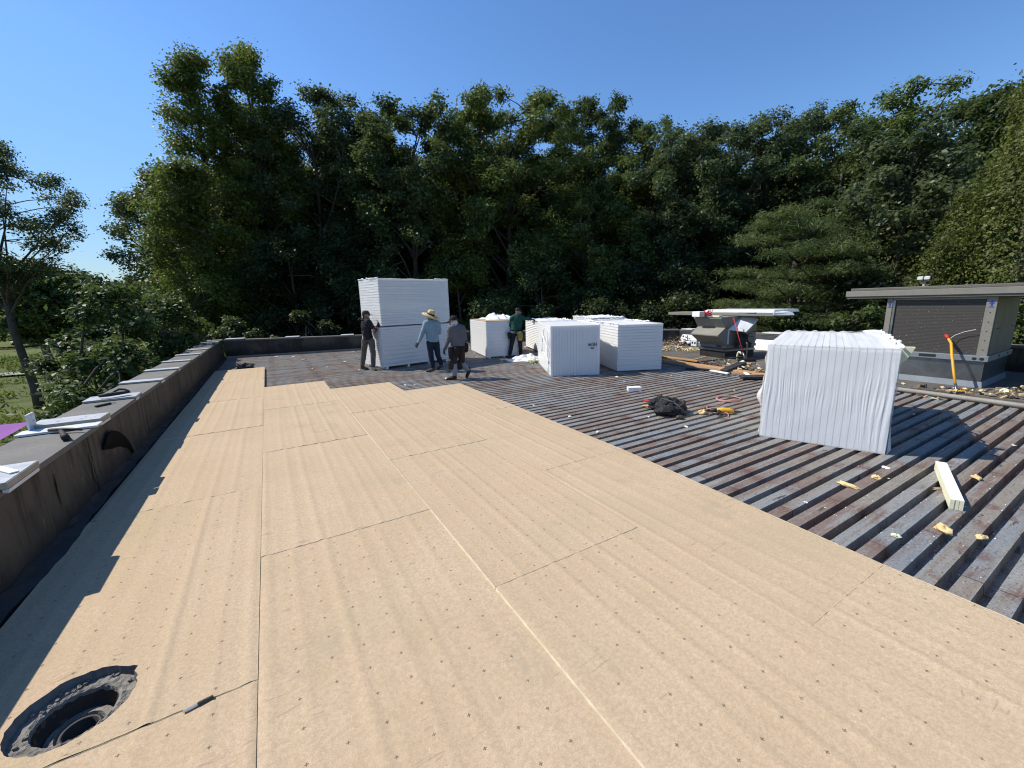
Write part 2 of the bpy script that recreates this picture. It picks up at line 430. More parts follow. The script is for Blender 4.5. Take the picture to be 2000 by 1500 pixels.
def coil_mat():
    g = G('coil_fins')
    v = g.coord('Object')
    sp = g.n('SeparateXYZ'); g.nt.links.new(v, sp.inputs[0])
    fr = g.M('FRACT', g.M('MULTIPLY', sp.outputs[2], 38.0))
    c = g.mix(g.ramp(fr, 0.3, 0.7), (0.055, 0.05, 0.045), (0.085, 0.078, 0.07))
    c = g.mix(g.ramp(g.noise(v, 45, 2), 0.70, 0.74), c, (0.4, 0.36, 0.28))
    g.bump(fr, 0.3, 0.006)
    return g.fin(c, 0.6, 0.2)
M_coil = coil_mat()

rng = random.Random(7)
nr = np.random.default_rng(11)
# ================================================================== SETTING
def sheet(name, x0, x1, y0, y1, z, mat, kind='structure'):
    o = MB().add([(x0, y0, z), (x1, y0, z), (x1, y1, z), (x0, y1, z)], [(0, 1, 2, 3)]).build(name, mat)
    return tag(o, kind=kind)

GZ = -3.6
# lawn: one large gently rolling sheet
def lawn():
    xs = np.concatenate([np.linspace(-900, -80, 12)[:-1], np.linspace(-80, 80, 60), np.linspace(80, 900, 12)[1:]])
    ys = np.concatenate([np.linspace(-300, -20, 6)[:-1], np.linspace(-20, 140, 60), np.linspace(140, 1200, 14)[1:]])
    vs = []; fs = []
    for y in ys:
        for x in xs:
            z = GZ
            z += 0.25 * math.sin(x * 0.13 + 1) * math.sin(y * 0.11) * min(1, max(0, (y - 24) / 10))
            if y > 90: z += 0.02 * (y - 90)
            vs.append((x, y, z))
    n = len(xs)
    for j in range(len(ys) - 1):
        for i in range(n - 1):
            a = j * n + i
            fs.append((a, a + 1, a + n + 1, a + n))
    o = MB().add(vs, fs).build('ground', M_grass, smooth=True)
    tag(o, kind='structure')
lawn()
def ribbon(name, pts, w, z, mat):
    mb = MB(); vs = []; fs = []
    P = [Vector(p) for p in pts]
    for i, p in enumerate(P):
        d = (P[min(i + 1, len(P) - 1)] - P[max(i - 1, 0)]).normalized()
        nrm = Vector((-d.y, d.x))
        vs += [(p.x + nrm.x * w / 2, p.y + nrm.y * w / 2, z), (p.x - nrm.x * w / 2, p.y - nrm.y * w / 2, z)]
    for i in range(len(P) - 1): fs.append((2 * i, 2 * i + 1, 2 * i + 3, 2 * i + 2))
    return tag(mb.add(vs, fs).build(name, mat), kind='structure')
ribbon('path', [(-60, 38), (-40, 46), (-27, 52), (-21, 54.5), (-14, 53), (-9, 49)], 2.2, GZ + 0.30, M_path)
vs = [(-9.6, 35.0, GZ + 0.31)] + [(-9.6 + 1.7 * math.cos(a) * (1 + 0.15 * math.sin(3 * a)), 35.0 + 2.9 * math.sin(a), GZ + 0.30) for a in np.linspace(0, 2 * math.pi, 25)[:-1]]
tag(MB().add(vs, [(0, i, i % 24 + 1) for i in range(1, 25)]).build('putting_green', M_green), kind='structure')

# ---- roof deck: base sheet with the ribbed panels as its parts
mb = MB()
mb.box(1.45, 9.9, -1.2, 19.2, -0.16, -0.10).box(-1.6, 1.449, 8.6, 19.2, -0.16, -0.10)
deck = mb.build('roof_deck', M_deck); tag(deck, kind='structure')
PER = 0.1525; NR = 6
def panel_mesh(L, name):
    prof = []
    for i in range(NR):
        y = i * PER
        prof += [(y, 0.0), (y + 0.093, 0.0), (y + 0.101, -0.075), (y + 0.1445, -0.075)]
    prof.append((NR * PER, 0.0))
    prof.append((NR * PER + 0.03, 0.0))
    vs = []; fs = []
    for y, z in prof: vs += [(0, y, z), (L, y, z)]
    for i in range(len(prof) - 1): fs.append((2 * i, 2 * i + 1, 2 * i + 3, 2 * i + 2))
    return MB().add(vs, fs).mesh(name, M_deck)
XB = [-1.55, 1.45, 4.45, 7.45, 9.5]
pm = [panel_mesh(3.02, 'deck_panel'), panel_mesh(2.32, 'deck_panel_end')]
for r_ in range(-1, 21):
    y0 = -0.027 + r_ * NR * PER
    for c_ in range(4):
        if c_ == 0 and y0 + NR * PER < 9.4: continue
        o = bpy.data.objects.new('deck_panel', pm[1] if c_ == 3 else pm[0])
        link(o, deck)
        o.location = (XB[c_], y0, 0.0012 * ((c_ + r_) % 2) + rng.uniform(0, 0.001))
# ---- the part of the roof not yet stripped, right of the deck
o = MB().box(9.76, 14.6, -3, 13.5, -0.1, 0.085).build('old_roof', M_oldroof); tag(o, kind='structure')

# ---- parapets
def wall(name, label, p0, p1, h0, h1, thick, inner_left):
    t = thing(name, label, 'wall', (p0[0], p0[1], 0))
    d = Vector((p1[0] - p0[0], p1[1] - p0[1], 0)); L = d.length; t.rotation_euler = (0, 0, math.atan2(d.y, d.x))
    s = 1 if inner_left else -1        # outward side in local y
    return t, L, s
# left wall: local axes = world
lw = thing('parapet_wall', 'long dark stained parapet wall with grey coping along the left roof edge', 'wall', (-1.55, 0, 0))
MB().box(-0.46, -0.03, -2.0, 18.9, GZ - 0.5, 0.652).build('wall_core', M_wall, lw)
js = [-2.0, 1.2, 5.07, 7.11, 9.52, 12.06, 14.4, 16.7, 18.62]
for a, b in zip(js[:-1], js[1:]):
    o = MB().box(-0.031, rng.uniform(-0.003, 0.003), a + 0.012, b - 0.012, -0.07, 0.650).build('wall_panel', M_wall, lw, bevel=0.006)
cy = [-2.0, -0.6, 0.8, 2.3, 3.85, 5.45, 6.9, 8.3, 9.8, 11.3, 12.8, 14.3, 15.8, 17.3, 18.95]
for a, b in zip(cy[:-1], cy[1:]):
    MB().box(-0.475 + rng.uniform(-.006, .006), 0.006 + rng.uniform(-.004, .004), a + 0.002, b - 0.002, 0.653, 0.699 + rng.uniform(-.002, .002)).build('coping_sheet', M_cop, lw, bevel=0.004)
# cracks and old repairs as shallow torn strips of tar
mb = MB()
for y, z0, z1, w in [(4.33, 0.30, 0.55, 0.05), (5.02, 0.22, 0.50, 0.035), (5.75, 0.45, 0.62, 0.012), (7.05, 0.05, 0.5, 0.025), (9.6, 0.1, 0.45, 0.02), (12.1, 0.0, 0.5, 0.03), (3.4, 0.2, 0.45, 0.03)]:
    n = 7; vs = []; fs = []
    for i in range(n):
        z = z0 + (z1 - z0) * i / (n - 1); ww = w * (0.3 + 0.7 * math.sin(math.pi * (i + 0.5) / n)) * rng.uniform(0.6, 1.2); yo = rng.uniform(-.012, .012)
        vs += [(0.007, y + yo - ww / 2, z), (0.007, y + yo + ww / 2, z)]
    for i in range(n - 1): fs.append((2 * i, 2 * i + 1, 2 * i + 3, 2 * i + 2))
    mb.add(vs, fs)
tag(mb.build('tar_streak', M_tar, lw), kind='stuff')
# curled membrane flap: its shade on the inner face built as a near-black crescent
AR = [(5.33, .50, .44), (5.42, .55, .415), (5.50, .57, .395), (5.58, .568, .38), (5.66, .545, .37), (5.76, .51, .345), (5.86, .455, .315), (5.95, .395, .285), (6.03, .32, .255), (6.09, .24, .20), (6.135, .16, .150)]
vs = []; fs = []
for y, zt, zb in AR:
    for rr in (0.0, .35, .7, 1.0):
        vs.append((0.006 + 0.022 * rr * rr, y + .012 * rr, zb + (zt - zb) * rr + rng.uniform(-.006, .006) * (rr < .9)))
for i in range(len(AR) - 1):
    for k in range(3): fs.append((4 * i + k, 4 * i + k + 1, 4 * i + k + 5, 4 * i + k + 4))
M_flapshade = dirty('flap_shade_black', (0.008, 0.008, 0.008), (0.014, 0.013, 0.012), 9, 0.9, 0, 60, 0.3, spec=0.05)  # near-black tone is the shade below the curl, put into the colour
o = MB().add(vs, fs).build('flap_shade', M_flapshade, lw, smooth=True)
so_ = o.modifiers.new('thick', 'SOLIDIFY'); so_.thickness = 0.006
# ragged black membrane left along the foot of the wall
n = 150; vs = []; fs = []
w_ = 0.0
for i in range(n + 1):
    y = -1.0 + 19.4 * i / n
    w_ = 0.7 * w_ + 0.3 * rng.uniform(-0.03, 0.035)
    bulge = 0.09 * math.exp(-((y - 2.75) / 0.22) ** 2) + 0.03 * math.exp(-((y - 4.0) / 0.4) ** 2)
    vs += [(-0.0, y, 0.13 + rng.uniform(-.015, .02)), (0.03 + rng.uniform(-.012, .012), y, 0.10 + rng.uniform(-.01, .01)), (0.066 + max(w_, -0.03) + bulge, y, 0.072 + rng.uniform(0, .006)), (0.070 + max(w_, -0.03) + bulge, y, 0.0)]
for i in range(n):
    for k in range(3): fs.append((4 * i + k, 4 * i + k + 1, 4 * i + k + 5, 4 * i + k + 4))
MB().add(vs, fs).build('membrane_strip', M_tar, lw)

def parapet(label, p0, p1, h0, h1, thick=0.35, out=(0, 1), plates=(), npan=5):
    """p0,p1 inner face line; out: outward unit direction"""
    t = thing('parapet_wall', label, 'wall', (p0[0], p0[1], 0))
    d = Vector((p1[0] - p0[0], p1[1] - p0[1])); L = d.length
    ang = math.atan2(d.y, d.x); t.rotation_euler = (0, 0, ang)
    mb = MB()
    mb.hexa([(0, 0.02, GZ - .5), (L, 0.02, GZ - .5), (L, thick, GZ - .5), (0, thick, GZ - .5), (0, 0.02, h0 - 0.05), (L, 0.02, h1 - 0.05), (L, thick, h1 - 0.05), (0, thick, h0 - 0.05)])
    mb.build('wall_core', M_wall, t)
    for i in range(npan):
        a = L * i / npan + 0.01; b = L * (i + 1) / npan - 0.01
        za = h0 + (h1 - h0) * i / npan - 0.052; zb = h0 + (h1 - h0) * (i + 1) / npan - 0.052; q = rng.uniform(-.004, .004)
        MB().hexa([(a, q, -.07), (b, q, -.07), (b, .019, -.07), (a, .019, -.07), (a, q, za), (b, q, zb), (b, .019, zb), (a, .019, za)]).build('wall_panel', M_wall, t)
        MB().hexa([(a - .008, -.012, za + .003), (b + .008, -.012, zb + .003), (b + .008, thick + .02, zb + .003), (a - .008, thick + .02, za + .003), (a - .008, -.012, za + .05), (b + .008, -.012, zb + .05), (b + .008, thick + .02, zb + .05), (a - .008, thick + .02, za + .05)]).build('coping_sheet', M_cop, t)
    MB().hexa([(0, -.05, 0), (L, -.05, 0), (L, -.002, 0), (0, -.002, 0), (0, -.03, .06), (L, -.03, .06), (L, -.002, .06), (0, -.002, .06)]).build('base_strip', M_woodg, t)
    for a, w in plates:
        z = h0 + (h1 - h0) * a / L
        MB().box(a, a + w, -.03, thick + .03, z + .002, z + .035).build('splice_plate', M_white, t, bevel=0.004)
    return t
bw = parapet('dark parapet wall with pale coping across the far end behind the tall double pack', (-1.52, 18.68), (8.05, 17.38), 0.68, 0.54, plates=[(0.05, .62), (2.05, .5), (4.1, .5), (6.3, .45)], npan=6)
bw2 = parapet('far corner parapet wall hidden mostly behind the low white packs', (8.06, 17.37), (13.9, 10.5), 0.54, 0.58, npan=4)
bw3 = parapet('right parapet wall with white flashing behind the small rooftop unit', (13.92, 10.48), (13.05, -1.0), 0.58, 0.64, npan=6, plates=[(0.1, .5), (3.3, .6)])
for a, b in [(0.15, 1.35), (1.4, 2.6), (3.1, 4.7), (4.75, 6.4)]:
    MB().hexa([(a, -.22, .09), (b, -.22, .09), (b, -.012, .09), (a, -.012, .09), (a + .05, -.035, .40), (b + .05, -.035, .40), (b + .05, -.012, .40), (a + .05, -.012, .40)]).build('flashing_sheet', M_white, bw3)
    MB().box(a, b, -.02, -.013, .405, .54).build('upper_flashing', M_galv, bw3)

# ================================================================== INSULATION BOARDS
M_cut = dirty('cut_edge', (0.16, 0.165, 0.17), (0.11, 0.115, 0.12), 14, 0.9, 0, 60, 0.4)
TH = 0.066
def board_z(x, y, s):
    q = 0.0
    for k in range(7):
        xk = 0.02 + 0.2 * k + 0.03 * math.sin(3 * s + 2.1 * k) + 0.006 * math.sin(1.3 * y + k + s)
        u = (x - xk) / (0.014 if x > xk else 0.030)
        q += (0.0044 + 0.0012 * math.sin(5 * s + k)) * math.exp(-u * u)
    return TH + q - 0.001 + 0.0007 * math.sin(2 * math.pi * x / 0.09 + 2 * s + 0.8 * y) + 0.0022 * math.sin(y * 1.7 + s * 3) * math.sin(x * 2.1 + s)
def board(label, x0, x1, y0, y1, marks=True, dz=0.0, hole=None, x1b=None, rot=0.0):
    w = x1 - x0; d = y1 - y0; s = rng.uniform(0, 6.28)
    wb = w if x1b is None else x1b - x0      # width at the far end
    mb = MB()
    if hole is None:
        nx, ny = 64, 6
        vs = []; fs = []
        for j in range(ny + 1):
            for i in range(nx + 1):
                y = d * j / ny; ww = w + (wb - w) * j / ny; x = ww * i / nx
                e = 0.0025 if i in (0, nx) or j in (0, ny) else 0
                vs.append((x, y, board_z(x, y, s) - e))
        for j in range(ny):
            for i in range(nx):
                a = j * (nx + 1) + i; fs.append((a, a + 1, a + nx + 2, a + nx + 1))
        mb.add(vs, fs)
    else:
        cx, cy_, rr, hs = hole; cx -= x0; cy_ -= y0
        gx = sorted(set(list(np.linspace(0, cx - hs, 15)) + list(np.linspace(cx - hs, cx + hs, 15)) + list(np.linspace(cx + hs, w, 36))))
        gy = [0, cy_ - hs] + list(np.linspace(cy_ - hs, cy_ + hs, 9))[1:] + list(np.linspace(cy_ + hs, d, 6))[1:]
        n = len(gx)
        vs = [(x, y, board_z(x, y, s)) for y in gy for x in gx]; fs = []
        for j in range(len(gy) - 1):
            for i in range(n - 1):
                mx = (gx[i] + gx[i + 1]) / 2; my = (gy[j] + gy[j + 1]) / 2
                if abs(mx - cx) < hs and abs(my - cy_) < hs: continue
                a = j * n + i; fs.append((a, a + 1, a + n + 1, a + n))
        mb.add(vs, fs)
        m = 64; vs = []; fs = []
        for k in range(m):
            a = 2 * math.pi * k / m
            q = 1 / max(abs(math.cos(a)), abs(math.sin(a)))
            jr = rr * (1 + rng.uniform(-.02, .02) + (0.09 if 0.5 < a < 0.75 else 0))
            for t in (1.0, 0.5, 0.0):
                R_ = jr + (hs * q - jr) * t
                x = cx + R_ * math.cos(a); y = cy_ + R_ * math.sin(a)
                vs.append((x, y, board_z(x, y, s)))
            vs.append((cx + (jr - .012) * math.cos(a), cy_ + (jr - .012) * math.sin(a), 0.0))
        for k in range(m):
            k2 = (k + 1) % m
            for t in range(2): fs.append((4 * k + t + 1, 4 * k + t, 4 * k2 + t, 4 * k2 + t + 1)[::-1])
        mb.add(vs, fs)
        mb.cur = 2
        rim = []
        for k in range(m):
            p_ = vs[4 * k + 2]; q_ = vs[4 * k + 3]; rim += [(p_[0], p_[1], p_[2] - .0004), q_]
        mb.add(rim, [(2 * k, 2 * ((k + 1) % m), 2 * ((k + 1) % m) + 1, 2 * k + 1) for k in range(m)])
    mb.cur = 1
    e = TH - 0.0015
    c = [(0, 0), (w, 0), (wb, d), (0, d)]
    vs = [(x, y, 0) for x, y in c] + [(x, y, e) for x, y in c]
    mb.add(vs, [(0, 3, 2, 1), (0, 1, 5, 4), (1, 2, 6, 5), (2, 3, 7, 6), (3, 0, 4, 7)] if hole is None else [(0, 1, 5, 4), (1, 2, 6, 5), (2, 3, 7, 6), (3, 0, 4, 7)])
    o = mb.build('insulation_board', [M_tan if marks else M_tanp, M_edge, M_cut])
    n_top = sum(1 for q in mb.mi if q == 0)
    sm = [q == 0 for q in mb.mi]
    o.data.polygons.foreach_set('use_smooth', sm)
    o.location = (x0, y0, 0.003 + dz); o.rotation_euler = (0, 0, rot)
    return tag(o, label, 'insulation board', 'tan insulation boards laid in staggered rows on the deck')
c1a, c1b = -1.462, -0.2405; c2a, c2b = -0.2393, 0.980; c3a, c3b = 0.985, 2.204; c4a = 2.207
g_ = 0.0025
board('tan board in the bottom left corner beside the drain seam, nearest of the wall row', c1a, c1b, -0.46, 1.979, True, 0)
board('tan board with the round drain hole cut through it', c1a, c1b, 1.985, 4.43 - g_, True, .001, hole=(-0.93, 2.26, 0.205, 0.262))
board('second tan board beyond the drain hole in the row along the wall', c1a, c1b, 4.43 + g_, 6.9 - g_, False, 0)
board('third tan board beyond the drain hole in the row along the wall', c1a, c1b, 6.9 + g_, 9.33 - g_, False, .001)
board('next to last tan board of the row along the left wall', c1a, c1b, 9.33 + g_, 11.77 - g_, False, 0)
board('farthest tan board of all, ending the row along the left wall', c1a, c1b, 11.77 + g_, 14.2, False, .001)
board('tan board at the bottom edge left of the long white seam', c2a, c2b, -1.8, 0.647, True, -.002)
board('large marked tan board right of the drain, left of the long white seam', c2a, c2b, 0.653, 3.09 - .004, True, -.003)
board('tan board with strong lengthwise ridges and no printed crosses, left of the white seam', c2a, c2b, 3.09 + .004, 5.53 - g_, False, -.003)
board('tan board before the last one in the row next to the wall row', c2a, c2b, 5.53 + g_, 7.99 - g_, True, -.002)
board('last tan board of the second row, in front of the man in the black hoodie', c2a, c2b, 7.99 + g_, 10.44, False, -.002)
board('tan board at the bottom edge just right of the long white seam', c3a, c3b, -0.5, 1.93 - .003, True, .008)
board('marked tan board with the open dark seams at both ends, third row from the wall', c3a, c3b, 1.93 + .003, 4.38 - .008, True, .008)
board('tan board between two dark open seams, third row from the wall', c3a, c3b, 4.38 + .008, 6.81 - .008, True, .007)
board('last tan board of the third row, in front of the straw hat man', c3a, c3b, 6.81 + .008, 9.22, False, .006)
board('tan board at the bottom right corner of the laid area', c4a, 2.207 + 0.86, -1.65, 0.79 - .0008, True, .003, x1b=2.207 + 0.955)
board('long ridged tan board with a clean face beside the bare deck', c4a, 2.207 + 0.955, 0.79 + .0008, 3.2 - g_, False, .002, x1b=2.207 + 1.13)
board('marked tan board beside the bare deck, second from the end of the outer row', c4a, 2.207 + 1.13, 3.2 + g_, 5.66 - g_, True, .001, x1b=2.207 + 1.19)
board('last tan board of the outer row, closest to the walking man in the grey hoodie', c4a, 2.207 + 1.19, 5.66 + g_, 8.07, True, 0, x1b=2.207 + 1.235)

# ---- roof drain in the hole
dr = thing('roof_drain', 'open roof drain with rough concrete ring and dark bowl sunk in the tan board', 'roof drain', (-0.93, 2.26, 0))
M_rust = dirty('rusty_cast_iron', (0.075, 0.055, 0.043), (0.045, 0.038, 0.034), 14, 0.8, 0, 60, 0.5, spots=((0.16, 0.10, 0.06), 22, 0.6))
def ringed(prof, n=48, jit=0.0):
    mb = MB().lathe(prof, n)
    if jit: mb.v = [(x, y, z + rng.uniform(-jit, jit)) for x, y, z in mb.v]
    return mb
ringed([(0.225, 0.022), (0.19, 0.03), (0.165, 0.026), (0.150, 0.034), (0.138, 0.030), (0.134, 0.012)], 64, 0.006).build('concrete_ring', M_conc, dr)
ringed([(0.139, 0.02), (0.134, -0.03), (0.122, -0.062), (0.104, -0.075)], 40, 0.002).build('bowl', M_rust, dr, smooth=True)
ringed([(0.116, -0.074), (0.112, -0.050), (0.082, -0.046), (0.076, -0.066)], 40, 0.002).build('clamp_ring', M_conc, dr)
ringed([(0.076, -0.062), (0.068, -0.048), (0.058, -0.050), (0.052, -0.20), (0.03, -0.33), (0.0005, -0.34)], 32).build('outlet_pipe', M_rub, dr, smooth=True)
mb = MB()
for k in range(26):
    a = rng.uniform(0, 6.28); r_ = rng.uniform(.145, .20)
    mb.blob((r_ * math.cos(a), r_ * math.sin(a), .036), (rng.uniform(.004, .011),) * 2 + (.006,), rng, .35, 6, 4)
tag(mb.build('grit', M_conc, dr), kind='stuff')
# ================================================================== WRAPPED PACKS
def nz(x, y, z, s=0.0):
    return (math.sin(x * 5.1 + s) * math.sin(y * 4.3 + 1.7 * s) + 0.6 * math.sin(x * 11.3 + y * 7.7 + z * 9.1 + 2.1 * s) + 0.4 * math.sin(y * 17.1 - x * 13.0 + z * 15.7 + s)) / 2.0

def wrap_mesh(w, d, h, seed, wr, top=True, z0=0.0, flare=0.0, skip=()):
    """thin film stretched round the pack; wr(face,u,v) gives extra outward displacement"""
    mb = MB(); rs = random.Random(seed)
    def face(name, o, du, dv, nrm, nu, nv):
        o = Vector(o); du = Vector(du); dv = Vector(dv); nrm = Vector(nrm)
        vs = []; fs = []
        for j in range(nv + 1):
            for i in range(nu + 1):
                u = i / nu; v = j / nv
                p = o + du * u + dv * v
                edge = min(1, 6 * min(u, 1 - u)) * min(1, 6 * min(v, 1 - v))
                q = 0.006 + 0.004 * nz(p.x, p.y, p.z, seed) * edge + wr(name, u, v) * (1 if edge > 0.02 else 0.3)
                vs.append(p + nrm * q)
        for j in range(nv):
            for i in range(nu):
                a = j * (nu + 1) + i; fs.append((a, a + 1, a + nu + 2, a + nu + 1))
        mb.add(vs, fs)
    e = 0.004
    dens = 40
    if 'front' not in skip: face('front', (0, 0, z0), (w, 0, 0), (0, 0, h - z0), (0, -1, 0), wr.nu, wr.nv)
    if 'left' not in skip: face('left', (0, d, z0), (0, -d, 0), (0, 0, h - z0), (-1, 0, 0), 60, 40)
    if 'right' not in skip: face('right', (w, 0, z0), (0, d, 0), (0, 0, h - z0), (1, 0, 0), 40, 30)
    if 'back' not in skip: face('back', (w, d, z0), (-w, 0, 0), (0, 0, h - z0), (0, 1, 0), 20, 16)
    if top: face('top', (0, 0, h), (w, 0, 0), (0, d, 0), (0, 0, 1), 40, 50)
    return mb

class Wr:
    def __init__(s, fn, nu=60, nv=40): s.fn = fn; s.nu = nu; s.nv = nv
    def __call__(s, f, u, v): return s.fn(f, u, v)

def pack(label, loc, deg, w, d, h, n, edge, seed, wr, z0=0.0, top=True, skip=(), rag=0.0, feet=False, tops=True, bare=False, ragedges=None):
    t = thing('wrapped_pack', label, 'board pack', loc, R(deg), 'white wrapped packs of insulation boards on the roof')
    rs = random.Random(seed)
    gp_ = 0.0040 if seed == 3 else (0.011 if seed == 5 else 0.0100)
    if edge:
        p = w / n
        me = MB().box(gp_, p - gp_, 0.008, d - 0.008, 0.004, h - 0.006).mesh('board', M_wfoam)
    else:
        p = (h - z0) / n
        me = MB().box(0.008, w - 0.008, 0.008, d - 0.008, gp_, p - gp_).mesh('board', M_wfoam)
    for i in range(n):
        o = bpy.data.objects.new('board', me); link(o, t)
        if edge: o.location = (i * p, rs.uniform(-.004, .004), rs.uniform(-.001, .003))
        else: o.location = (rs.uniform(-.004, .004), rs.uniform(-.004, .004), z0 + i * p)
    if not bare:
        mb = wrap_mesh(w, d, h, seed, wr, top, z0, skip=skip)
        o = mb.build('plastic_wrap', M_film_d if seed == 3 else M_film, t, smooth=True)
        if rag:
            # bunched film along the top edges
            for (a, b) in ragedges or [((0, 0), (w, 0)), ((0, 0), (0, d)), ((w, 0), (w, d)), ((0, d), (w, d))]:
                a = (a[0] * w, a[1] * d) if ragedges else a; b = (b[0] * w, b[1] * d) if ragedges else b
                L = math.hypot(b[0] - a[0], b[1] - a[1]); m = int(L / 0.07)
                pts = []; mb = MB()
                for i in range(m + 1):
                    q = i / m
                    pts.append((a[0] + (b[0] - a[0]) * q + rs.uniform(-.02, .02), a[1] + (b[1] - a[1]) * q + rs.uniform(-.02, .02), h + 0.008 + abs(rs.gauss(0, rag))))
                mb.tube(pts, [rs.uniform(0.008, 0.02 + rag * 0.4) for _ in pts], 6)
                mb.build('bunched_film', M_film_o, t, smooth=True)
    if feet:
        for fx in feet:
            MB().box(fx - 0.03, fx + 0.03, 0.02, d - 0.02, 0.0, z0 - 0.002).build('foot', M_wfoam, t)
    return t

def film_opaque():
    g = G('bunched_film')
    v = g.coord('Object', rnd=True)
    g.fin((0.84, 0.85, 0.86), 0.3, 0, 0.5)
    g.bump(g.noise(v, 30, 4, 0.6, 0.8), 0.5, 0.015)
    return g.m
M_film_o = film_opaque()

def wr_soft(seed, a=0.008, edge=False):
    def f(face, u, v):
        r_ = 0
        if face == 'left': r_ = a * 1.2 * max(0, math.sin(v * 75 + 5 * (u - .2) * (v - .6) * 6 + seed + .8 * math.sin(u * 4))) * (0.25 + 0.75 * math.exp(-((v - .8) / .16) ** 2) * math.exp(-((u - .6) / .4) ** 2) + .3 * math.exp(-((v - .2) / .1) ** 2))
        elif face == 'front': r_ = a * 0.5 * math.sin((u if edge else v) * 60 + 1.2 * math.sin((v if edge else u) * 4 + seed)) * (0.3 + 0.7 * math.sin(u * 3.1 + v * 2 + seed) ** 2)
        elif face == 'top': r_ = a * 1.2 * (math.sin(u * 23 + 4 * math.sin(v * 6)) * math.sin(v * 17 + seed))
        return r_
    return Wr(f, 60, 60)

# big pack at right: tight vertical wrinkles across the front
def wr_big(face, u, v):
    if face == 'front':
        # bands of tight wrinkles, strongest in the middle and at the sides
        mid = math.exp(-((v - 0.50 + 0.10 * (u - 0.5)) / 0.135) ** 2) * (0.75 + 0.25 * math.sin(u * 9))
        lf = math.exp(-(u / 0.14) ** 2) * math.exp(-((v - 0.5) / 0.27) ** 2) * 1.5
        rt = math.exp(-((1 - u) / 0.16) ** 2) * math.exp(-((v - 0.42) / 0.40) ** 2) * 1.8
        r2 = math.exp(-((u - 0.86) / 0.13) ** 2) * (math.exp(-((v - 0.68) / 0.07) ** 2) + math.exp(-((v - 0.15) / 0.06) ** 2)) * 0.7
        l2 = math.exp(-((u - 0.24) / 0.13) ** 2) * math.exp(-((v - 0.20) / 0.05) ** 2) * 0.6
        fr = 2 * math.pi * 41
        ph = u + 0.012 * math.sin(v * 6 + u * 14) + 0.05 * (v - .5) * max(0, u - .6)
        wv = (0.5 + 0.5 * math.sin(fr * ph + 1.3 * math.sin(u * 31))) ** 1.6
        wide = (0.5 + 0.5 * math.sin(2 * math.pi * 21 * ph + 2 * math.sin(u * 12)))
        return 0.0050 * wv * (mid + r2 + l2) * (0.7 + 0.3 * math.sin(u * 57)) + 0.004 * wide * (lf + rt) * 0.8
    if face == 'left': return 0.045 * math.exp(-((v - .42) / .3) ** 2) * (0.5 + 0.5 * math.sin(v * 13 + 2)) * (0.3 + u) + 0.012 * math.sin(v * 31 + u * 7)
    if face == 'right': return 0.03 * math.exp(-((v - .6) / .3) ** 2) * (0.6 + 0.4 * math.sin(v * 11 + u * 9)) + 0.05 * math.exp(-(v / .16) ** 2) * math.exp(-((u - .10) / .12) ** 2) + 0.01 * math.sin(u * 37 + 5 * v)
    if face == 'top': return 0.006 * math.sin(u * 40 + math.sin(v * 9)) * (0.3 + v) + 0.02 * math.exp(-((1 - u) / .08) ** 2) * abs(math.sin(v * 28)) + 0.02 * math.exp(-((1 - v) / .06) ** 2) * abs(math.sin(u * 33))
    return 0.01 * math.sin(u * 20 + v * 7)
pk = pack('large wrapped pack nearest the camera at right, tight vertical wrinkles, boards on edge', (5.25, 2.68, 0.004), math.degrees(math.atan2(-1.09, 0.43)), 1.20, 2.36, 1.17, 18, True, 3, Wr(wr_big, 230, 90), rag=0.018, ragedges=[((1, .0), (1, 1)), ((.8, 1), (1, 1))])
# label printed at the far edge of its top and a foam corner guard at the right
MB().box(0.80, 0.98, 2.20, 2.26, 1.196, 1.199).build('printed_label', M_rub, pk)
MB().hexa([(1.25, 0.45, 0.96), (1.30, 0.45, 1.0), (1.30, 0.52, 1.0), (1.25, 0.52, 0.96), (1.245, 0.45, 1.15), (1.36, 0.45, 1.15), (1.36, 0.52, 1.15), (1.245, 0.52, 1.15)]).build('corner_guard', M_pfoam, pk)
p4 = pack('wrapped pack of upright boards with a dark print, front of the middle group', (5.70, 7.82, 0.004), -27.2, 1.19, 2.40, 1.20, 17, True, 5, wr_soft(2.0, 0.004, True), rag=0.006, ragedges=[((1, .0), (1, 1)), ((0, 1), (1, 1))])
# crossing tear folds on its left side
mb = MB()
for a, b in [((-.015, .30, 1.15), (-.03, .20, .05)), ((-.015, .18, .55), (-.05, 1.0, .95)), ((-.02, .9, 1.1), (-.06, 1.1, .5)), ((-.03, 1.1, .5), (-.02, .15, .35)), ((-.015, .12, 1.1), (-.02, .05, .3))]:
    pts = [Vector(a).lerp(Vector(b), k / 8) + Vector((rng.uniform(-.015, .005), rng.uniform(-.03, .03), rng.uniform(-.02, .02))) for k in range(9)]
    mb.tube(pts, [rng.uniform(.006, .02) for _ in pts], 6)
mb.build('film_fold', M_film_o, p4, smooth=True)
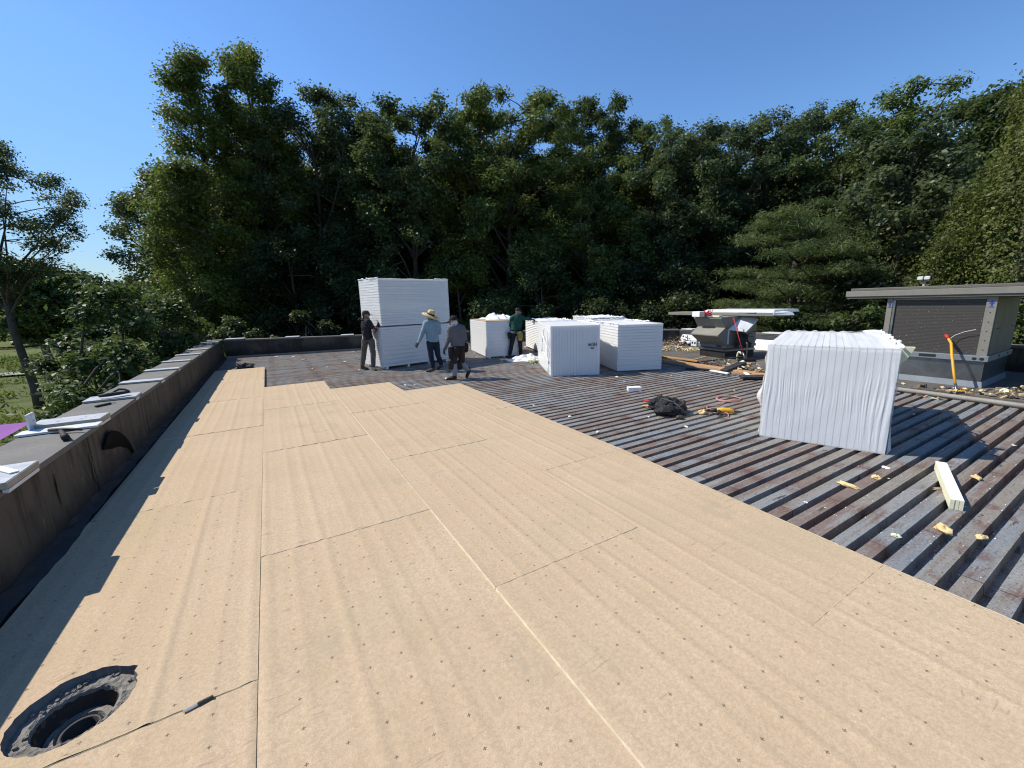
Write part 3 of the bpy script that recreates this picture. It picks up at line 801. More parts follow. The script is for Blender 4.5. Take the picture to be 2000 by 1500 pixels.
# blurred dark print: a short row of upright marks with a mark under it
mb = MB()
def stroke(pts, w=0.006, y=-0.0135):
    for a, b in zip(pts[:-1], pts[1:]):
        dx, dz = b[0] - a[0], b[1] - a[1]; L = math.hypot(dx, dz) or 1; nx, nz_ = -dz / L * w, dx / L * w
        mb.add([(a[0] - nx, y, a[1] - nz_), (a[0] + nx, y, a[1] + nz_), (b[0] + nx, y, b[1] + nz_), (b[0] - nx, y, b[1] - nz_)], [(0, 1, 2, 3)])
x = 0.90
stroke([(x, .78), (x + .02, .70), (x + .035, .76), (x + .05, .70), (x + .07, .78)])
stroke([(x + .135, .765), (x + .115, .78), (x + .09, .755), (x + .09, .715), (x + .115, .70), (x + .135, .72), (x + .135, .74), (x + .115, .74)])
stroke([(x + .155, .70), (x + .155, .78), (x + .205, .70), (x + .205, .78)])
stroke([(x + .06, .67), (x + .075, .63), (x + .09, .67), (x + .105, .63), (x + .12, .67), (x + .135, .63), (x + .15, .67)])
mb.build('dark_print', M_rub, p4)
p5 = pack('wrapped pack with lying boards at the right of the middle group, half lit left side', (7.34, 7.27, 0.004), -23.5, 1.16, 2.42, 1.17, 16, False, 7, wr_soft(4.1, 0.006), rag=0.013, z0=0.02, ragedges=[((0, 0), (0, 1)), ((.0, 1), (1, 1)), ((1, .3), (1, 1))])
p1 = pack('lower pack of the tall double stack', (2.66, 11.60, 0), 12.4, 2.30, 1.25, 1.19, 17, False, 9, wr_soft(0.7, 0.011), z0=0.075, feet=(.12, .8, 1.5, 2.15))
p1u = pack('upper pack of the tall double stack', (2.70, 11.62, 1.215), 12.4, 2.28, 1.25, 1.30, 18, False, 13, wr_soft(5.2, 0.009), z0=0.01, rag=0.014, ragedges=[((0, 0), (0, 1)), ((.8, 0), (1, 0))])
p2 = pack('opened pack with tan top left of the man in green', (6.02, 11.77, 0), -13.0, 1.19, 2.42, 1.20, 17, False, 15, wr_soft(3.3, 0.006), top=False, z0=0.05, feet=(.1, .6, 1.1), skip=('back',))
o = MB().box(0.0, 1.19, 0.0, 2.42, 1.203, 1.215).build('top_facer', M_tanp, p2)
# loose film heaped on its top
def heap(name, cx, cy, z0, rx, ry, h, seed, parent, mat, nx=34, ny=26, label=None, cat=None, rz=0.0):
    rs = random.Random(seed); ph = [rs.uniform(0, 6.28) for _ in range(8)]
    vs = []; fs = []
    for j in range(ny + 1):
        for i in range(nx + 1):
            u = i / nx * 2 - 1; v = j / ny * 2 - 1
            rr = math.hypot(u, v); a = math.atan2(v, u)
            R_ = 1 + 0.16 * math.sin(3 * a + ph[0]) + 0.10 * math.sin(5 * a + ph[1]) + .05 * math.sin(11 * a + ph[5])
            s = min(1.0, 1.0 / max(abs(math.cos(a)), abs(math.sin(a)), 1e-6)) 
            m = max(abs(u), abs(v)); q = m / rr if rr > 1e-6 else 1
            x = cx + rx * u * q * R_; y = cy + ry * v * q * R_
            rad = m
            hh = h * (1 - rad ** 2.2) * (0.45 + 0.3 * math.sin(6 * u + ph[2] + 3 * v) * math.sin(5 * v + ph[3]) + 0.2 * math.sin(9 * u + 6 * v + ph[4] + 2 * math.sin(5 * v)) + .10 * math.sin(15 * v - 8 * u + ph[6]))
            vs.append((x, y, z0 + 0.012 + max(0, hh)))
    n = nx + 1
    for j in range(ny):
        for i in range(nx):
            a = j * n + i; fs.append((a, a + 1, a + n + 1, a + n))
    o = MB().add(vs, fs).build(name, mat, parent, smooth=True)
    return o
heap('loose_film', 0.75, 1.5, 1.212, .55, .8, .24, 4, p2, M_film_o)
p3 = pack('pack in shade behind the man in green, its film pulled open', (8.02, 11.55, 0), -20.0, 1.19, 2.42, 1.10, 16, False, 19, wr_soft(1.3, 0.006), z0=0.05, top=True, skip=('left',), rag=0.022)
heap('loose_film', 0.45, 0.8, 1.11, .55, .9, .09, 8, p3, M_film_o)
p6 = pack('pack at the back of the middle group, only its crumpled white top in view', (9.60, 10.75, 0), -24.0, 1.19, 2.42, 1.16, 16, False, 21, wr_soft(2.9, 0.006), z0=0.05, rag=0.02)
heap('loose_film', 0.6, 1.0, 1.17, .5, .9, .09, 14, p6, M_film_o)
# film on the deck
o = heap('plastic_film', 6.93, 10.75, 0.0, .62, .55, .20, 5, None, M_film_o, 46, 36)
tag(o, 'heap of torn white plastic film on the deck beside the man in green', 'plastic film')
mb = MB()
for k in range(14):
    mb.blob((6.70 + rng.uniform(-.22, .22), 9.98 + rng.uniform(-.16, .22), .05 + rng.uniform(0, .05)), (rng.uniform(.04, .11), rng.uniform(.03, .08), rng.uniform(.03, .06)), rng, .3, 7, 5)
tag(mb.build('foam_pile', M_pfoam), 'small pile of broken cream foam at the left foot of the upright board pack', 'foam pile')

# ================================================================== COPING BLOCKS AND TOOLS ON THE LEFT WALL
ctop = 0.700
def cblock(label, y0, y1, x1=-1.46, x0=-2.03, h=0.026, twist=0.0):
    t = thing('splice_block', label, 'block', (0, 0, ctop + 0.002), 0, 'white topped blocks laid across the left coping')
    t.location = ((x0 + x1) / 2, (y0 + y1) / 2, ctop + 0.002); t.rotation_euler = (0, 0, twist)
    a = (x1 - x0) / 2; b = (y1 - y0) / 2
    MB().box(-a, a, -b, b, 0, h - .004).build('foam_core', M_pblk, t, bevel=0.003)
    MB().box(-a - .002, a - .006, -b - .002, b + .002, h - .0035, h).build('metal_plate', M_plate, t)
    # turned-down lip under the inner end
    MB().hexa([(a - .03, -b + .01, -.025), (a - .005, -b + .01, -.03), (a - .005, b - .01, -.03), (a - .03, b - .01, -.025), (a - .03, -b + .01, -.005), (a - .002, -b + .01, -.005), (a - .002, b - .01, -.005), (a - .03, b - .01, -.005)]).build('lip', M_white, t)
    return t
M_pblk = dirty('block_side', (0.42, 0.39, 0.30), (0.34, 0.31, 0.235), 12, 0.9, 0, 60, 0.3)
ys = [(3.62, 4.06, 'with a loose white strip on it, nearest the camera'), (5.40, 5.68, 'behind the upright white bracket'), (6.72, 7.05, 'under the black pry tool'),
      (8.15, 8.38, 'third beyond the bracket, bare'), (9.62, 9.84, 'fourth beyond the bracket, bare'), (11.08, 11.30, 'fifth beyond the bracket, bare'), (12.58, 12.80, 'sixth beyond the bracket, bare'),
      (14.08, 14.30, 'seventh beyond the bracket, bare'), (15.48, 15.7, 'next to last before the far corner'), (17.0, 17.3, 'last before the far corner of the wall')]
for i, (a, b, w_) in enumerate(ys):
    cblock('white topped block across the coping, ' + w_, a, b, x1=(-1.512 if i < 2 else -1.53) + rng.uniform(-.015, .01), twist=rng.uniform(-.03, .03), h=.044 if i < 2 else .024)
o = MB().box(-.285, .25, -.085, .085, 0, .02).build('metal_strip', M_white, bevel=.003); o.location = (-1.755, 5.27, ctop + .002); o.rotation_euler = (0, 0, .02)
tag(o, 'narrow bright white metal strip across the coping just before the bracket', 'metal strip')
br = thing('bracket', 'white metal bracket standing upright on the outer edge of the coping', 'bracket', (-1.99, 5.40, ctop + .003), 0.05)
MB().box(-.006, .006, -.085, .075, 0, .165).build('upright_plate', M_white, br)
MB().box(.007, .10, -.085, .075, 0, .006).build('foot_plate', M_white, br)
o = MB().box(-.15, .15, -.022, .022, 0, .007).build('white_strip', M_wfoam); o.location = (-1.63, 3.93, ctop + .050); o.rotation_euler = (0, 0, R(-52))
tag(o, 'loose white strip lying on the nearest white block', 'strip')
hm = thing('hammer', 'black hammer lying on the coping before the bracket', 'hammer', (-1.70, 4.98, ctop + .002), 0)
MB().tube([(-.12, .21, .03), (-.02, .16, .032), (.06, .12, .03), (.13, .08, .022)], [.014, .016, .013, .010], 8).build('head', M_rub, hm, smooth=True)
MB().tube([(-.03, .16, .02), (.02, .03, .022), (.07, -.10, .024), (.11, -.20, .024)], [.016, .02, .026, .028], 8).build('handle', M_black, hm, smooth=True)
pt = thing('pry_tool', 'black curved pry tool on the second white block beyond the bracket', 'tool', (-1.78, 6.86, ctop + .049), R(8))
pts = [(-.12, -.06, .015), (-.04, -.07, .02), (.06, -.06, .022), (.16, -.01, .018)]
MB().tube(pts, [.018, .024, .022, .014], 8).build('grip', M_black, pt, smooth=True)
MB().tube([(-.02, -.05, .02), (.02, -.01, .045), (.06, .03, .06), (.11, .03, .05), (.15, .0, .03)], [.012, .014, .016, .014, .012], 8).build('hook', M_rub, pt, smooth=True)
kn = thing('utility_knife', 'small black utility knife on the coping this side of the pry tool', 'knife', (-1.76, 6.42, ctop + .002), R(50))
MB().box(-.09, .07, -.016, .016, 0, .02).build('handle', M_black, kn, bevel=.005)
MB().box(.071, .12, -.006, .006, .006, .010).build('blade', M_galv, kn)
o = MB().box(-.08, .08, -.05, .05, 0, .03).build('foam_offcut', M_white, bevel=.006); o.location = (-1.72, 16.4, ctop + .003)
tag(o, 'small white offcut on the coping near the far corner', 'offcut')
cnp = thing('canopy', 'purple fabric canopy stretched beside the building below the roof edge', 'canopy', (-7.5, 19.7, -1.62))
vs = []; fs = []
for j in range(7):
    for i in range(13):
        u = i / 12; v = j / 6
        vs.append((-3.2 + 3.5 * u + .3 * v, -1.4 + 1.5 * v - 0.9 * u, 0.10 - 0.30 * u + 0.22 * v - 0.30 * math.sin(math.pi * u) * (1 - .5 * v)))
for j in range(6):
    for i in range(12): a = j * 13 + i; fs.append((a, a + 1, a + 14, a + 13))
MB().add(vs, fs).build('fabric', M_purple, cnp, smooth=True)
for x, y, z in [(0.9, -2.25, -.2), (1.35, 0.3, .05), (-3.2, -1.4, .1)]:
    MB().tube([(x, y, GZ + 1.3), (x, y, z)], .035, 8).build('post', M_rub, cnp)

# ================================================================== TOOLS AND SCRAPS ON THE DECK
tb = thing('tool_pouch', 'black crumpled tool belt pouch heap lying on the ribbed deck', 'tool belt', (5.28, 4.12, 0.0), R(-20))
def crumple(c, r, seed, amp=.32, n=18, m=11):
    rs = random.Random(seed)
    ph = [rs.uniform(0, 6.28) for _ in range(6)]
    vs = []; fs = []
    for i in range(m + 1):
        th = math.pi * i / m
        for k in range(n):
            a = 2 * math.pi * k / n
            q = 1 + amp * (0.5 * math.sin(3 * a + ph[0] + 2 * th) + 0.35 * math.sin(5 * a - 4 * th + ph[1]) + .3 * math.sin(7 * th + 2 * a + ph[2])) + rs.uniform(-.08, .08)
            vs.append((c[0] + r[0] * q * math.sin(th) * math.cos(a), c[1] + r[1] * q * math.sin(th) * math.sin(a), max(0.002, c[2] + r[2] * q * math.cos(th))))
    for i in range(m):
        for k in range(n):
            k2 = (k + 1) % n; fs.append((i * n + k, (i + 1) * n + k, (i + 1) * n + k2, i * n + k2))
    return vs, fs
for i, (c, r_) in enumerate([((-.02, .13, .09), (.20, .17, .12)), ((-.06, -.14, .08), (.22, .20, .10)), ((.12, .02, .10), (.16, .20, .09))]):
    MB().add(*crumple(c, r_, 30 + i)).build('pouch', M_black, tb, smooth=False)
mb = MB()
mb.tube([(-.15, .25, .12), (-.05, .1, .20), (.05, -.05, .17), (.02, -.25, .16), (.1, -.36, .03)], .016, 6)
mb.tube([(.1, .2, .16), (.2, 0, .18), (.15, -.2, .17), (-.1, -.3, .10)], .014, 6)
mb.build('strap', M_rub, tb, smooth=True)
MB().tube([(-.12, .22, .10), (-.22, .36, .12)], .017, 6).build('red_grip', M_red, tb)
MB().tube([(-.16, .20, .05), (-.26, .31, .04)], .015, 6).build('yellow_grip', M_yel, tb)
MB().blob((-.05, -.43, .03), (.06, .05, .035), rng, .2).build('loose_buckle', M_rub, tb)
co = MB()
pts = []
for k in range(40):
    a = k / 39 * 2 * math.pi * 2.2
    pts.append((6.75 + .25 * math.cos(a) * (1 - k * .006), 4.02 - .17 * math.sin(a), .015 + .004 * k / 10))
pts += [(6.55, 3.95, .02), (6.35, 3.88, .012), (6.2, 3.85, .012), (6.0, 3.92, .02), (5.85, 3.82, .03), (5.80, 3.60, .05), (5.82, 3.45, .03), (5.72, 3.38, .015)]
co.tube(pts, .008, 6)
M_cord = dirty('faded_red_cord', (0.46, 0.20, 0.17), (0.52, 0.29, 0.24), 8, 0.7, 0, 60, 0.05)
tag(co.build('extension_cord', M_cord, smooth=True), 'faded red cord looped on the deck between the tool belt and the large pack', 'cord')
dl = thing('power_drill', 'yellow and black power tool lying on the deck with the red cord', 'power tool', (5.86, 3.50, .01), R(-48))
MB().tube([(-.14, 0, .05), (-.05, 0, .055), (.03, 0, .05), (.10, 0, .045)], [.03, .045, .042, .025], 10).build('motor_body', M_yel, dl, smooth=True)
MB().tube([(-.22, 0, .045), (-.14, 0, .05)], [.03, .032], 10).build('rear_cap', M_rub, dl, smooth=True)
MB().tube([(.10, 0, .045), (.20, 0, .042)], [.018, .008], 8).build('chuck', M_rub, dl, smooth=True)
MB().tube([(-.10, 0, .05), (-.13, -.10, .04), (-.15, -.16, .035)], [.024, .022, .026], 8).build('grip', M_black, dl, smooth=True)
MB().tube([(-.2, .05, .02), (-.3, .1, .02), (-.36, .02, .03), (-.30, -.06, .05), (-.24, -.02, .06)], .012, 6).build('lead', M_rub, dl, smooth=True)
o = MB().add(*crumple((0, 0, .03), (.07, .05, .04), 77)).build('foam_lump', M_yfoam); o.location = (5.60, 3.72, 0); tag(o, 'orange foam lump beside the power tool on the deck', 'foam lump')
fb = MB().box(-.13, .13, -.06, .06, 0.0, .075).build('foam_block', M_wfoam, bevel=.004); fb.location = (6.05, 5.52, 0.001); fb.rotation_euler = (0, 0, R(-32))
tag(fb, 'small white rectangular foam block on the deck in front of the upright board pack', 'foam block')
lb = thing('foam_bar', 'long square cream foam bar of glued layers lying across the ribs at right', 'foam bar', (5.13, 0.95, 0.002), math.atan2(-.33, -.985))
L_ = 1.02; w_ = .08
for i in range(3):
    MB().box(-L_ / 2, L_ / 2 + rng.uniform(-.004, .004), -w_ / 2 + i * w_ / 3 + .001, -w_ / 2 + (i + 1) * w_ / 3 - .001, 0, .082).build('foam_layer', M_pfoam, lb)
MB().box(-L_ / 2 + .002, L_ / 2 - .003, -w_ / 2 + .001, w_ / 2 - .001, .0825, .085).build('top_skin', M_wfoam, lb)

def scrap(loc, r, seed, mat, label, group=None, amp=.35):
    r = tuple(q * .72 for q in r)
    o = MB().add(*crumple((0, 0, r[2] * .8), r, seed, amp, 9, 6)).build('foam_scrap', mat)
    o.location = loc; o.rotation_euler = (0, 0, random.Random(seed).uniform(0, 6))
    return tag(o, label, 'scrap', group)
sg = 'scraps of foam scattered on the deck'
scrap((4.13, 0.74, 0), (.085, .06, .04), 1, M_yfoam, 'largest orange foam scrap on the deck, at right below the cream bar', sg)
scrap((4.23, 0.57, 0), (.05, .035, .02), 2, M_yfoam, 'flat orange scrap right of the largest orange scrap', sg)
scrap((4.45, 1.45, 0), (.12, .04, .025), 3, M_yfoam, 'long narrow orange scrap below the large wrapped pack', sg)
scrap((4.85, 1.37, 0), (.05, .04, .03), 4, M_yfoam, 'roundish yellow scrap left of the cream bar', sg)
scrap((5.60, 0.86, 0), (.06, .045, .03), 5, M_yfoam, 'squarish orange scrap right of the cream bar', sg)
scrap((3.76, 0.90, 0), (.04, .03, .02), 6, M_pfoam, 'pale scrap close to the edge of the tan boards at right', sg)
scrap((5.25, 1.42, 0), (.05, .04, .012), 8, M_wfoam, 'white flat chip between the large pack and the cream bar', sg)
scrap((5.05, 0.98, 0), (.10, .03, .01), 9, M_woodg, 'brown curled strip against the left side of the cream bar', sg)
small = [MB().add(*crumple((0, 0, .010), (.032, .022, .012), 200 + k, .5, 8, 5)).mesh('foam_scrap', [M_pfoam, M_wfoam, M_yfoam, M_wfoam][k % 4]) for k in range(8)]
cnt = 0
while cnt < 115:
    x = rng.uniform(-1.0, 9.2); y = rng.uniform(0.2, 18)
    if y < 8.2 and x < 3.6: continue
    if y < 10.6 and x < 2.3: continue
    if x < 0 and y < 14.4: continue
    if 5.0 < x < 8.3 and 1.0 < y < 4.2 and y - 1.6 < (x - 4.5) * .55 and rng.random() < .8: continue
    o = bpy.data.objects.new('foam_scrap', small[rng.randrange(8)]); link(o)
    s_ = rng.choice([.35, .45, .55, .7, .9, 1.1]) * (0.8 + y / 14)
    o.location = (x, y, 0.002); o.rotation_euler = (0, 0, rng.uniform(0, 6)); o.scale = (s_, s_ * rng.uniform(.6, 1.2), s_ * .7)
    tag(o, 'small torn scrap of pale foam lying on the ribbed metal deck', 'scrap', 'small pale scraps strewn over the deck')
    cnt += 1
# fine crumbs in the flutes
mb = MB()
for k in range(520):
    x = rng.uniform(3.4, 9.0); y = rng.uniform(0.1, 7.5)
    cl = rng.random()
    if cl < .5:
        x = 3.8 + rng.choice([0, .45, .9, 1.6, 2.6, .2]) + rng.gauss(0, .12); y = rng.choice([.55, .72, .86, 1.0, 1.3, 1.15]) + rng.gauss(0, .02)
    z = 0.0 if ((y + .027) / PER) % 1 < .6 else -0.073
    r_ = rng.uniform(.002, .008)
    a = rng.uniform(0, 6.28)
    mb.add([(x + r_ * math.cos(a), y + r_ * math.sin(a), z), (x + r_ * math.cos(a + 2.1), y + r_ * math.sin(a + 2.1), z), (x + r_ * math.cos(a + 4.2), y + r_ * math.sin(a + 4.2), z), (x, y, z + r_ * 1.1)], [(0, 1, 3), (1, 2, 3), (2, 0, 3)])
tag(mb.build('foam_crumbs', M_wfoam), 'white crumbs of foam sprinkled along the ribs of the deck', 'crumbs', kind='stuff')
o = MB().add(*crumple((0, 0, .06), (.24, .16, .10), 55)).build('membrane_clump', M_tar); o.location = (-.75, 14.75, 0)
tag(o, 'black clump of torn membrane behind the farthest tan board', 'membrane clump')
# small cut-off stub and chips lying in the seam near the drain
st = thing('cutter_knife', 'small knife with dark handle lying in the seam near the drain', 'knife', (-.462, 1.975, TH + .006), R(2))
MB().tube([(0, 0, .006), (.055, .004, .007)], .008, 7).build('handle', M_bark, st)
MB().beam((-.05, -.004, .004), (0.0, 0, .005), .012, .003).build('blade', M_galv, st)

# ================================================================== EDGE OF THE OLD ROOF
pp = MB().tube([(9.60, -2.0, .045), (9.58, 1.2, .045), (9.66, 2.6, .045), (9.62, 4.3, .045)], .042, 10).build('conduit_pipe', M_pipe, smooth=True)
tag(pp, 'long grey pipe lying along the right edge of the deck', 'pipe')
def plank(name, label, a, b, w, h, mat, group=None, cat='plank', roll=0.0):
    a = Vector(a); b = Vector(b); L = (b - a).length
    mb = MB(); n = 6; hh = h / 2
    for i in range(n + 1):
        pass
    o = MB().box(0, L, -w / 2, w / 2, -h / 2, h / 2).build(name, mat, bevel=min(w, h) * .12)
    d = (b - a).normalized()
    o.rotation_euler = d.to_track_quat('X', 'Z').to_euler(); o.location = a
    return tag(o, label, cat, group)
eg = 'timber strips along the exposed edge of the old roof'
plank('timber_strip', 'wide raw orange timber nailer along the deck edge by the small rooftop unit', (9.62, 8.6, .05), (9.30, 4.55, .05), .24, .06, M_wood, eg)
plank('timber_strip', 'thin bright timber lath on the old roof left of the small unit', (9.95, 8.55, .10), (9.72, 6.7, .115), .07, .04, M_wood, eg)
plank('timber_strip', 'short lath sticking up off the bright lath', (9.72, 6.85, .13), (10.15, 6.75, .20), .05, .025, M_wood, eg)
plank('timber_strip', 'long dark bar sloping up to the curved pipe in front of the small unit', (9.62, 6.55, .13), (10.50, 5.95, .24), .035, .03, M_bark, eg)
plank('timber_strip', 'grey weathered batten at the foot of the timber nailer', (9.44, 8.5, .03), (9.12, 4.5, .03), .10, .05, M_woodg, eg)
rg = 'dark membrane strips dropped at the deck edge'
plank('membrane_roll', 'long black membrane roll lying across the timber edge', (9.05, 5.55, .07), (9.95, 5.62, .16), .17, .07, M_rub, rg, 'membrane')
plank('membrane_roll', 'flat black membrane sheet on the deck beside the large pack', (8.72, 4.95, .05), (9.28, 4.45, .06), .26, .05, M_rub, rg, 'membrane')
plank('membrane_roll', 'thin black strip left of the long membrane roll', (8.95, 6.5, .03), (9.2, 5.95, .03), .12, .03, M_tar, rg, 'membrane')
plank('white_batten', 'short white batten between the black membrane pieces', (9.0, 5.85, .05), (8.92, 5.35, .05), .07, .03, M_wfoam, None, 'batten')
plank('white_batten', 'white batten pointing at the flat black membrane sheet', (9.22, 5.15, .07), (8.97, 4.92, .06), .06, .03, M_wfoam, None, 'batten')
def rubble(name, label, spots, mats, n, seed, kind='stuff'):
    rs = random.Random(seed); mb = MB()
    for k in range(n):
        sx, sy, rx, ry, hz, zb = spots[rs.randrange(len(spots))]
        a = rs.uniform(0, 6.28); q = math.sqrt(rs.random())
        x = sx + rx * q * math.cos(a); y = sy + ry * q * math.sin(a); z = zb + hz * (1 - q) * rs.random()
        mb.cur = rs.randrange(len(mats))
        r_ = rs.uniform(.015, .052)
        c0 = Vector((x, y, z + r_ * .3)); d = Vector((rs.uniform(-1, 1), rs.uniform(-1, 1), rs.uniform(-.4, .4))).normalized() * r_
        mb.beam(c0 - d, c0 + d, r_ * rs.uniform(.5, 1.3), r_ * rs.uniform(.2, .7), (rs.uniform(-.4, .4), rs.uniform(-.4, .4), 1))
    return tag(mb.build(name, mats), label, 'rubble', kind=kind)
rubble('foam_rubble', 'yellow broken foam rubble on the old roof left of the small unit', [(11.6, 8.95, .55, .35, .26, .085), (11.9, 8.5, .4, .3, .08, .085)], [M_yfoam, M_pfoam, M_yfoam, M_pfoam, M_woodg], 210, 5)
rubble('brown_rubble', 'brown rubble heap against the far corner of the old roof', [(12.9, 10.0, .8, .5, .40, .085), (13.2, 9.7, .4, .4, .5, .085)], [M_woodg, M_oldroof, M_bark, M_wood], 260, 6)
rubble('timber_rubble', 'yellow and orange rubble strewn before the small unit', [(10.1, 6.3, .5, .5, .10, .085), (10.0, 5.7, .55, .35, .12, .085), (9.6, 5.0, .25, .7, .06, .085)], [M_wood, M_yfoam, M_woodg, M_woodg, M_bark, M_pfoam], 150, 7)
rubble('dark_rubble', 'dark planks and foam lumps piled right of the large rooftop unit', [(10.4, 1.2, .4, .5, .16, .085), (11.2, 0.9, .6, .5, .18, .085), (10.0, 1.7, .25, .6, .04, .085)], [M_bark, M_rub, M_woodg, M_oldroof, M_yfoam], 190, 8)
rubble('edge_rubble', 'bits of foam and wood along the pipe under the large unit', [(9.9, 2.4, .15, 1.2, .03, .085), (9.9, 3.6, .2, .8, .05, .085), (9.45, 3.0, .15, 1.2, .01, .0)], [M_woodg, M_wood, M_pfoam, M_bark], 130, 9)
for k, (x, y, z, m, lab) in enumerate([(10.35, 1.05, .22, M_yfoam, 'big orange foam chunk on top of the dark rubble at the right edge'), (10.1, 1.45, .13, M_pfoam, 'pale chunk low in the dark rubble right of the large unit'), (10.05, 0.95, .14, M_yfoam, 'orange chunk below the big one at the right edge')]):
    scrap((x, y, z), (.10, .07, .05), 90 + k, m, lab, 'foam chunks in the rubble')
# ================================================================== ROOFTOP UNITS
M_blue = dirty('blue_print', (0.03, 0.06, 0.30), (0.04, 0.08, 0.34), 8, 0.6, 0, 60, 0)
hv = thing('rooftop_unit', 'large tan grey rooftop air unit with dark coil front on a galvanized curb', 'air conditioner', (10.6, 1.8, 0))
W = 1.44; D = 1.66
MB().box(.03, D, 0.02, W, .0, .085).build('plinth', M_tar, hv)
MB().hexa([(-.03, -.02, .086), (D, -.02, .086), (D, W, .086), (-.03, W, .086), (.0, .0, .19), (D, .0, .19), (D, W, .19), (.0, W, .19)]).build('curb_flashing', M_base, hv)
MB().box(.012, D - .02, .012, W - .01, .191, .545).build('curb', M_galv, hv, bevel=.006)
MB().box(-.03, D, -.03, W, .546, .645).build('base_rail', M_base, hv, bevel=.006)
MB().box(-.033, -.03, .62, .85, .575, .625).build('fork_slot', M_tar, hv)
for y in (.045, .135):
    mb = MB(); n = 16
    vs = [(-.032, y + .03 * math.cos(2 * math.pi * k / n), .592 + .026 * math.sin(2 * math.pi * k / n)) for k in range(n)]
    mb.add(vs, [tuple(range(n))[::-1]]).build('knockout_hole', M_tar, hv)
for x in (.62, 1.25): MB().box(x, x + .09, -.033, -.03, .585, .625).build('rail_slot', M_tar, hv)
MB().box(.0, .05, .0, .125, .646, 1.66).build('corner_post', M_hv, hv, bevel=.004)
MB().box(.0, .05, W - .085, W, .646, 1.66).build('corner_post', M_hv, hv, bevel=.004)
MB().box(.012, .05, W - .125, W - .088, .646, 1.615).build('trim_strip', M_galv, hv)
MB().box(.002, .05, .127, W - .087, 1.618, 1.66).build('top_rail', M_hv, hv, bevel=.003)
MB().box(.002, .05, .127, W - .087, .646, .662).build('bottom_rail', M_galv, hv)
MB().box(.034, .06, .127, W - .127, .663, 1.617).build('coil_panel', M_coil, hv)
MB().box(.061, D - .02, .004, W - .004, .646, 1.655).build('cabinet', M_hvd, hv)
for a, b in ((.065, .52), (.525, 1.05), (1.055, D - .025)):
    MB().box(a, b, -.004, .003, .66, 1.64).build('side_panel', M_hvd, hv, bevel=.003)
for x in (.30, 1.3): MB().box(x, x + .16, -.012, -.004, 1.10, 1.115).build('panel_handle', M_rub, hv)
for y in (.06, W - .045):
    mb = MB()
    mb.add([(-.003, y - .036, 1.545), (-.003, y, 1.60), (-.003, y + .036, 1.545)], [(0, 1, 2)])
    mb.add([(-.003, y - .013, 1.50), (-.003, y - .013, 1.5449), (-.003, y + .013, 1.5449), (-.003, y + .013, 1.50)], [(0, 1, 2, 3)])
    mb.add([(-.003, y - .03, 1.478), (-.003, y - .03, 1.490), (-.003, y + .03, 1.490), (-.003, y + .03, 1.478)], [(0, 1, 2, 3)])
    mb.build('up_arrow', M_blue, hv)
for k in range(6):
    MB().lathe([(.0, .004), (.008, .003), (.009, 0)], 8).build('screw', M_rub, hv, loc=(-.001, .06, .75 + k * .16)).rotation_euler = (0, -math.pi / 2, 0)
ra = thing('roof_panel', 'long grey fascia panel laid flat on top of the large rooftop unit', 'panel', (10.52, 3.91, 1.665))
MB().box(.0, 2.2, -4.6, 0, .04, .150).build('fascia', M_hv, ra, bevel=.005)
MB().box(.02, 2.2, -4.6, -.02, .0, .038).build('soffit', M_hvd, ra)
MB().box(.05, 2.2, -4.6, -.06, .152, .205).build('cap_sheet', M_hvd, ra, bevel=.008)
MB().box(.10, .9, -1.0, -.12, .166, .172).build('cap_sheet', M_white, ra) if False else None
# thin wire sagging across the coil
tag(MB().tube([(10.57, 1.98, 1.10), (10.58, 2.12, 1.05), (10.58, 2.22, .99), (10.56, 2.28, .92)], .004, 5).build('wire', M_wfoam), 'thin pale wire hanging across the dark coil front', 'wire')

sv = thing('roofing_shovel', 'yellow handled roofing shovel with red grip leaning on the large unit', 'shovel', (0, 0, 0))
pts = [(10.50, 2.28, .93), (10.44, 2.22, .85), (10.32, 2.16, .66), (10.16, 2.07, .40), (10.02, 1.99, .18)]
MB().tube(pts, [.019, .021, .021, .02, .018], 10).build('handle', M_yel, sv, smooth=True)
MB().tube([(10.555, 2.33, .985), (10.50, 2.28, .928)], [.027, .026], 10).build('grip', M_red, sv, smooth=True)
MB().tube([(10.03, 1.995, .20), (9.93, 1.94, .07)], [.02, .024], 8).build('ferrule', M_galv, sv, smooth=True)
d_ = Vector((-.9, -.45, -.25)).normalized(); s_ = Vector((.45, -.9, 0)).normalized(); o_ = Vector((9.95, 1.95, .10))
mb = MB()
P = [(-.10, 0), (.10, 0), (.12, .17), (-.12, .17)]
mb.hexa([o_ + s_ * a + d_ * b for a, b in P] + [o_ + s_ * a + d_ * b + Vector((0, 0, .008)) for a, b in P])
for k in range(7):
    x = -.115 + k * .036
    mb.hexa([o_ + s_ * a + d_ * b for a, b in [(x, .171), (x + .022, .171), (x + .014, .23), (x + .008, .23)]] + [o_ + s_ * a + d_ * b + Vector((0, 0, .008)) for a, b in [(x, .171), (x + .022, .171), (x + .014, .23), (x + .008, .23)]])
mb.build('blade', M_yel, sv)

